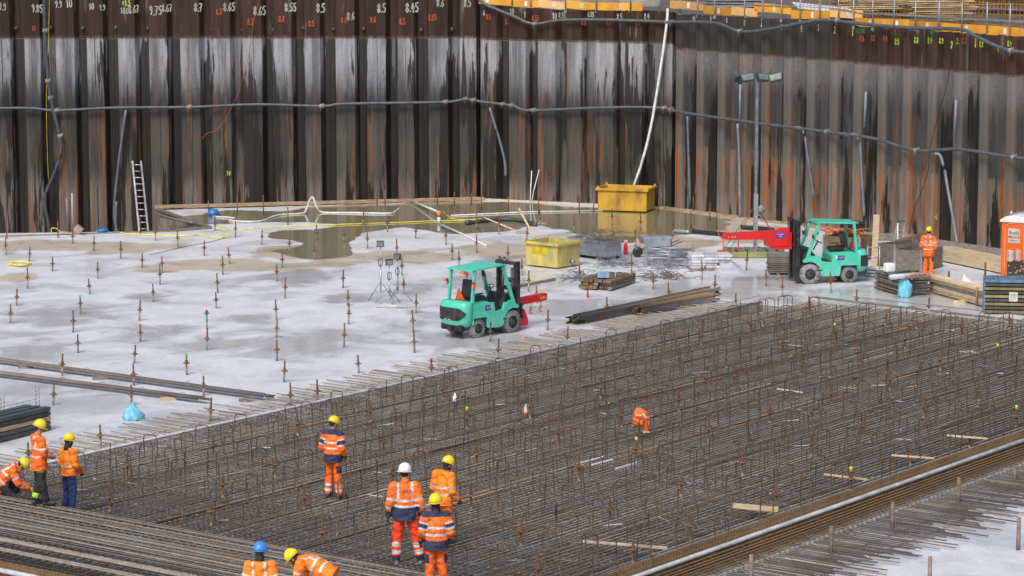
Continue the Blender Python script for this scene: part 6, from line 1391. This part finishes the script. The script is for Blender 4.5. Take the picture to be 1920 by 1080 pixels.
# ------------------------------------------------------------ right side clutter
t, a, b = frame_thing('board_pile', 'x', 'x', (1641, 541), (1690, 556), (1746, 555)); bpy.data.objects.remove(t)
c, u, v, a, b = corners((1641, 541), (1688, 556), (1746, 553)); rzp = math.atan2(u.y, u.x)
for k in range(13):
    cc = c + u * (a / 2 + rnd.uniform(-.05, .05)) + v * (b / 2 + rnd.uniform(-.05, .05)) + Vector((0, 0, .05 + k * .046)); mb = MB(M=Matrix.Translation(cc) @ Matrix.Rotation(rzp + rnd.uniform(-.04, .04), 4, 'Z')); mb.box((0, 0, 0), (a * rnd.uniform(.92, 1.03), b * rnd.uniform(.93, 1.0), .026)); tag(mb.build('shuttering_board', WOODG, loc=cc), 'weathered grey board in the wide flat pile behind the standing blue sack', 'board', 'boards in the flat pile')
tz = .66
for p0, p1, r, m, lab in (((1669, 520), (1720, 515), .09, WHITEP, 'white paper roll lying on top of the board pile'), ((1662, 514), (1706, 511), .07, pm('dark_blue_roll', (.05, .07, .12), .5), 'dark blue roll lying behind the white roll on the board pile')):
    q0, q1 = P(*p0, tz + r), P(*p1, tz + r); mb = MB(); mb.cyl(q0, q1, r, n=16); tag(mb.build('roll', m, loc=q0), lab, 'roll')
q = P(1667, 510, tz); mb = MB(); mb.box(q + Vector((0, 0, .16)), (.32, .3, .3), .3); tag(mb.build('white_canister', WHITEP, loc=q, bevel=.05), 'white plastic canister behind the rolls on the board pile', 'canister')
mb = MB(); q = P(1712, 522, tz)
for k in range(14): s0 = Vector((rnd.uniform(-.35, .35), rnd.uniform(-.3, .3), rnd.uniform(0, .08))); mb.cur = k % 3; mb.tube(smooth_path([q + s0, q + s0 + Vector((rnd.uniform(-.3, .3), rnd.uniform(-.2, .2), .05)), q + s0 + Vector((rnd.uniform(-.3, .3), rnd.uniform(-.2, .2), 0))], 3), .018, 5)
tag(mb.build('lifting_slings', [pm('pink_sling', (.55, .12, .12), .8), pm('green_sling', (.08, .22, .10), .8), WOODG], loc=q), 'tangled red and green slings on the board pile', 'slings')
def long_box(name, label, cat, a0, a1, w, h, z, m, grp=None):
    p, q = P(*a0), P(*a1); d = (q - p).normalized(); n = Vector((-d.y, d.x, 0)); n = n if n.y > 0 else -n; off = n * (w / 2) + Vector((0, 0, z + h / 2)); mb = MB(); mb.beam(p + off, q + off, w, h); return tag(mb.build(name, m, loc=(p + q) / 2, bevel=.005), label, cat, grp)
for k, (m, dy) in enumerate(((WOOD, 0), (WOODP, .02), (WOODG, -.02), (WOOD, .03), (WOODP, 0))):
    long_box('stacked_timber', 'long %s squared beam, %s in the stack left of the blue topped panels' % (('brown', 'pale', 'grey', 'brown', 'pale')[k], ('lowest', 'second', 'middle', 'fourth', 'topmost')[k]), 'beam', (1742, 549 + dy * 10), (1846, 577), .32, .11, .05 + k * .115, m, 'beams of the long stack')
long_box('timber_block', 'short pale block lying in front of the long beam stack', 'timber block', (1793, 569), (1820, 566), .12, .08, 0, WOODP)
long_box('timber_baulk', 'wide pale new timber beam lying behind the orange worker', 'beam', (1745, 487), (1880, 515), .9, .42, .05, WOODP)
long_box('edge_timber', 'weathered plank along the foot of the right wall behind the pale beam', 'timber', (1745, 461), (1900, 484), .25, .25, .0, WOODG)
long_box('edge_timber', 'board edging the slab behind the rear forklift', 'timber', (1470, 421), (1640, 444), .25, .12, 0, WOOD)
# crates
def crate(label, pl, pc, pr, h, m, filled=None):
    t, a, b = frame_thing('timber_crate', label, 'crate', pl, pc, pr)
    for c0, d0 in (((a / 2, 0, h / 2 + .05), (a, .03, h)), ((a / 2, b, h / 2 + .05), (a, .03, h)), ((0, b / 2, h / 2 + .05), (.03, b - .04, h)), ((a, b / 2, h / 2 + .05), (.03, b - .04, h))): mb = MB(); mb.box(c0, d0); mb.build('side', m, t)
    for x, y in ((0, 0), (a, 0), (0, b), (a, b)): mb = MB(); mb.box((x, y - .02 if y < .01 else y + .02, h / 2 + .05), (.08, .05, h + .06)); mb.build('corner_post', GALV, t)
    mb = MB(); mb.box((a / 2, b / 2, .06), (a - .05, b - .05, .05)); mb.build('floor', m, t); return t, a, b
crate('grey timber crate left of the standing orange worker', (1650, 492), (1679, 507), (1727, 511), .72, WOODG)
crate('open timber crate with pale inside, nearest the upright board', (1636, 480), (1645, 498), (1678, 503), .78, WOODG)
crate('brown timber crate seen through the rear forklift cab', (1530, 474), (1545, 484), (1612, 490), .80, pm('wet_brown_timber', (.22, .15, .09)))
c = P(1580, 482); c.z = .86; tangle('heap of orange straps on the brown crate behind the rear forklift', c + Vector((0, .25, 0)), .38, .15, .16, 26, pm('orange_strap', (.6, .12, .03), .7), .02, 11)
t = thing('black_tub', 'black plastic tub on the crates behind the rear forklift', 'tub', P(1603, 478) + Vector((0, 0, .86))); mb = MB(); mb.box((0, 0, .16), (.62, .42, .3)); mb.box((0, 0, .33), (.68, .48, .05)); mb.build('tub', BLACKP, t, bevel=.02); mb = MB(); mb.tube([(-.2, 0, .36), (-.15, 0, .44), (.15, 0, .44), (.2, 0, .36)], .015, 6); mb.build('handle', BLACKP, t)
p = P(1640, 506); mb = MB(); mb.box(p + Vector((0, 0, 1.0)), (.22, .04, 2.0), .1, M=Matrix.Rotation(.03, 4, 'Y')); tag(mb.build('upright_board', WOODP, loc=p), 'tall pale board standing upright right of the rear forklift', 'board')
t = thing('mesh_panel_frame', 'galvanised frame panel standing between forklift and upright board', 'fence panel', P(1626, 522)); mb = MB()
for x in (0, .42): mb.cyl((x, 0, 0), (x, 0, 1.15), .022, n=8)
for z in (.12, .75, 1.1): mb.cyl((0, 0, z), (.42, 0, z), .02, n=8)
mb.build('frame', GALV, t)
t = thing('step_ladder', 'aluminium step ladder with green top standing behind the crates', 'step ladder', P(1688, 479), .2)
mb = MB()
for s in (-1, 1): mb.beam((s * .22, -.3, 0), (s * .12, 0, 1.25), .04, .05); mb.beam((s * .24, .35, 0), (s * .12, .03, 1.25), .035, .04)
mb.build('rails', ALU, t)
for k in range(4): f = (k + .5) / 4.5; mb = MB(); mb.box((0, -.3 + .3 * f, 1.25 * f), (.4 - .2 * f, .07, .02)); mb.build('step', ALU, t)
mb = MB(); mb.box((0, .01, 1.28), (.30, .14, .06)); mb.build('top_cap', pm('dark_green_cap', (.03, .16, .13), .5), t)
for q0, q1, m, lab in (((1700, 480), (1722, 500), WOOD, 'brown sheet leaning behind the crates below the ladder'),):
    p = P(1712, 488); mb = MB(); mb.box(p + Vector((0, 0, .65)), (1.2, .03, .55), -.4, M=Matrix.Rotation(-.35, 4, 'Z') @ Matrix.Rotation(-.3, 4, 'Y')); tag(mb.build('leaning_sheet', pm('wet_brown_timber', (.22, .15, .09)), loc=p), lab, 'board')
p = P(1660, 470); mb = MB(); mb.box(p + Vector((.3, .5, .45)), (2.4, 1.0, .06), -.2, M=Matrix.Rotation(-.3, 4, 'Z') @ Matrix.Rotation(.12, 4, 'X')); tag(mb.build('grey_sheet', WOODG, loc=p), 'grey sheet lying sloped behind the crates at the right wall', 'board')
for k in range(7):
    c = P(1640 - k * 1.5, 520 - k * 1.0); d = Vector((1, -.6, 0)).normalized() * .8; c.z = .05 + (k % 3) * .1; mb = MB(); mb.cyl(c - d, c + d, .055, n=10); tag(mb.build('grey_pipe', GALV, loc=c), 'grey pipe in the small heap behind the rear wheel of the rear forklift', 'pipe', 'pipes behind the rear forklift')
# white film cone
t = thing('foil_scrap', 'white crumpled film peaked like a tent behind the long beam stack', 'film', P(1815, 540)); mb = MB(); n = 12; vs = []
for i in range(5):
    f = i / 4
    for k in range(n): q = 2 * math.pi * k / n; rr = (.02 + .32 * f ** 1.6) * (1 + .25 * math.sin(3 * q)); vs.append((-.15 + rr * math.cos(q) + (.5 * f ** 2 if math.cos(q) > .3 else 0), rr * math.sin(q), .52 * (1 - f)))
mb.add(vs, [(i * n + k, i * n + (k + 1) % n, (i + 1) * n + (k + 1) % n, (i + 1) * n + k) for i in range(4) for k in range(n)], True); mb.build('film', WHITEP, t)
# formwork stack with blue top
t = thing('formwork_panel_stack', 'stack of yellow brown panels with light blue top and paper notice', 'panel stack', P(1846, 589), -.12)
BLF = pm('light_blue_steel', (.20, .33, .52), .5, .2); OLV = pm('olive_yellow_panel', (.33, .26, .10), .6, 0, (.20, .16, .07), 3)
for k in range(8):
    mb = MB(); mb.box((1.35, .55, .08 + k * .125), (2.7, 1.1, .085)); mb.build('panel', OLV if k % 2 == 0 else pm('dark_panel_edge', (.07, .075, .085), .6), t, bevel=.006)
    mb = MB(); mb.box((-.01, .55, .08 + k * .125), (.03, 1.1, .1)); mb.build('end_profile', BLF, t)
mb = MB(); mb.box((1.35, .55, 1.08), (2.74, 1.14, .06)); mb.box((1.35, -.01, 1.08), (2.76, .03, .09)); mb.build('top_panel', BLF, t)
mb = MB(); mb.box((.90, -.012, .58), (.27, .004, .30), 0); mb.build('paper_notice', WHITEP, t); mb = MB()
for k in range(5): mb.box((.90, -.016, .66 - k * .04), (.18, .002, .008))
mb.build('notice_text', DGREY, t)
for x in (.28, .42): mb = MB(); mb.tube([(x, -.02, 0), (x, -.02, 1.13), (x, 1.1, 1.13)], .006, 4); mb.build('strap', BLACKP, t)
# toilet
t = thing('portable_toilet', 'orange portable toilet with white domed roof and white sign', 'portable toilet', P(1875, 526), -.50)
ORP = pm('orange_toilet_plastic', (.80, .14, .012), .4, 0, (.72, .12, .012), 2, objvar=.02)
w, d_, h = .98, 1.15, 2.05
mb = MB(); mb.box((w / 2, d_ / 2, h / 2 + .08), (w, d_, h)); mb.build('cabin', ORP, t, bevel=.05)
mb = MB(); mb.box((w / 2, d_ / 2, .05), (w + .06, d_ + .06, .1)); mb.build('base', DGREY, t)
mb = MB(); mb.prism([(-.06, h + .02), (-.02, h + .10), (.12, h + .20), (w / 2, h + .27), (w - .12, h + .20), (w + .02, h + .10), (w + .06, h + .02)], 'Y', -.06, d_ + .06); mb.build('roof', WHITEP, t, bevel=.02)
mb = MB(); mb.tube(smooth_path([(.16, -.012, .15), (.15, -.012, 1.75), (.22, -.012, 1.98), (w / 2, -.012, 2.04), (w - .22, -.012, 1.98), (w - .15, -.012, 1.75), (w - .16, -.012, .15)], 4), .016, 6); mb.build('door_rim', pm('pale_orange_trim', (.8, .45, .3), .5), t)
mb = MB(); mb.tube(smooth_path([(.26, -.008, .35), (.26, -.008, 1.0), (w / 2, -.008, 1.16), (w - .26, -.008, 1.0), (w - .26, -.008, .35)], 4), .02, 6); mb.build('door_rib', ORP, t)
mb = MB(); mb.box((w / 2 - .02, -.012, 1.60), (.42, .012, .50)); mb.build('sign', WHITEP, t)
mb = MB(); mb.box((w / 2 - .02, -.021, 1.56), (.40, .006, .08)); mb.build('sign_stripe', CH['o'], t)
text_part('sign_lettering', 'Boels', .17, BLKC, t, (w / 2 - .02, -.020, 1.71), (R(90), 0, 0)); text_part('sign_lettering', 'boels.com', .075, BLKC, t, (w / 2 - .02, -.020, 1.44), (R(90), 0, 0)); text_part('sign_lettering', 'RENTAL', .07, WHITEP, t, (w / 2 + .03, -.026, 1.56), (R(90), 0, 0))
mb = MB()
for q in (0, .6): mb.beam((.3 + q, .2, h + .28), (.6 + q, .9, h + .34), .06, .04)
mb.cyl((.25, .3, h + .15), (.25, .3, h + .38), .05, n=10); mb.build('roof_bracket', GALV, t)
# bolt crate by toilet
t = thing('coupler_crate', 'open crate of rusty couplers with white sacks in front of the orange toilet', 'crate', P(1890, 541), -.1)
mb = MB(); mb.box((.55, .3, .45), (1.1, .7, .9)); mb.build('crate', pm('dark_mesh_crate', (.06, .045, .035), .7), t)
mb = MB()
for k in range(90): mb.ball((rnd.uniform(.0, 1.1), rnd.uniform(-.07, .05), rnd.uniform(.1, .98)), rnd.uniform(.03, .055), 6)
mb.build('couplers', RUSTY, t)['kind'] = 'stuff'
for x in (.05, .3): mb = MB(); mb.box((x, .1, 1.12), (.16, .2, .4), .3); mb.build('white_post', pm('chipped_white_post', (.55, .50, .45), .8), t, bevel=.03)
for px, py, h, lab in ((1847, 525, .62, 'plain rusty post standing left of the orange toilet'), (1779, 522, .25, 'short rusty post behind the long beam stack'), (1831, 574, .62, 'timber post in front of the long beam stack')):
    p = P(px, py); mb = MB(); mb.cyl(p, p + Vector((0, 0, h)), .035, n=8); tag(mb.build('post', ANCH if px != 1831 else WOOD, loc=p), lab, 'post')
SC.cycles.transparent_max_bounces = 12
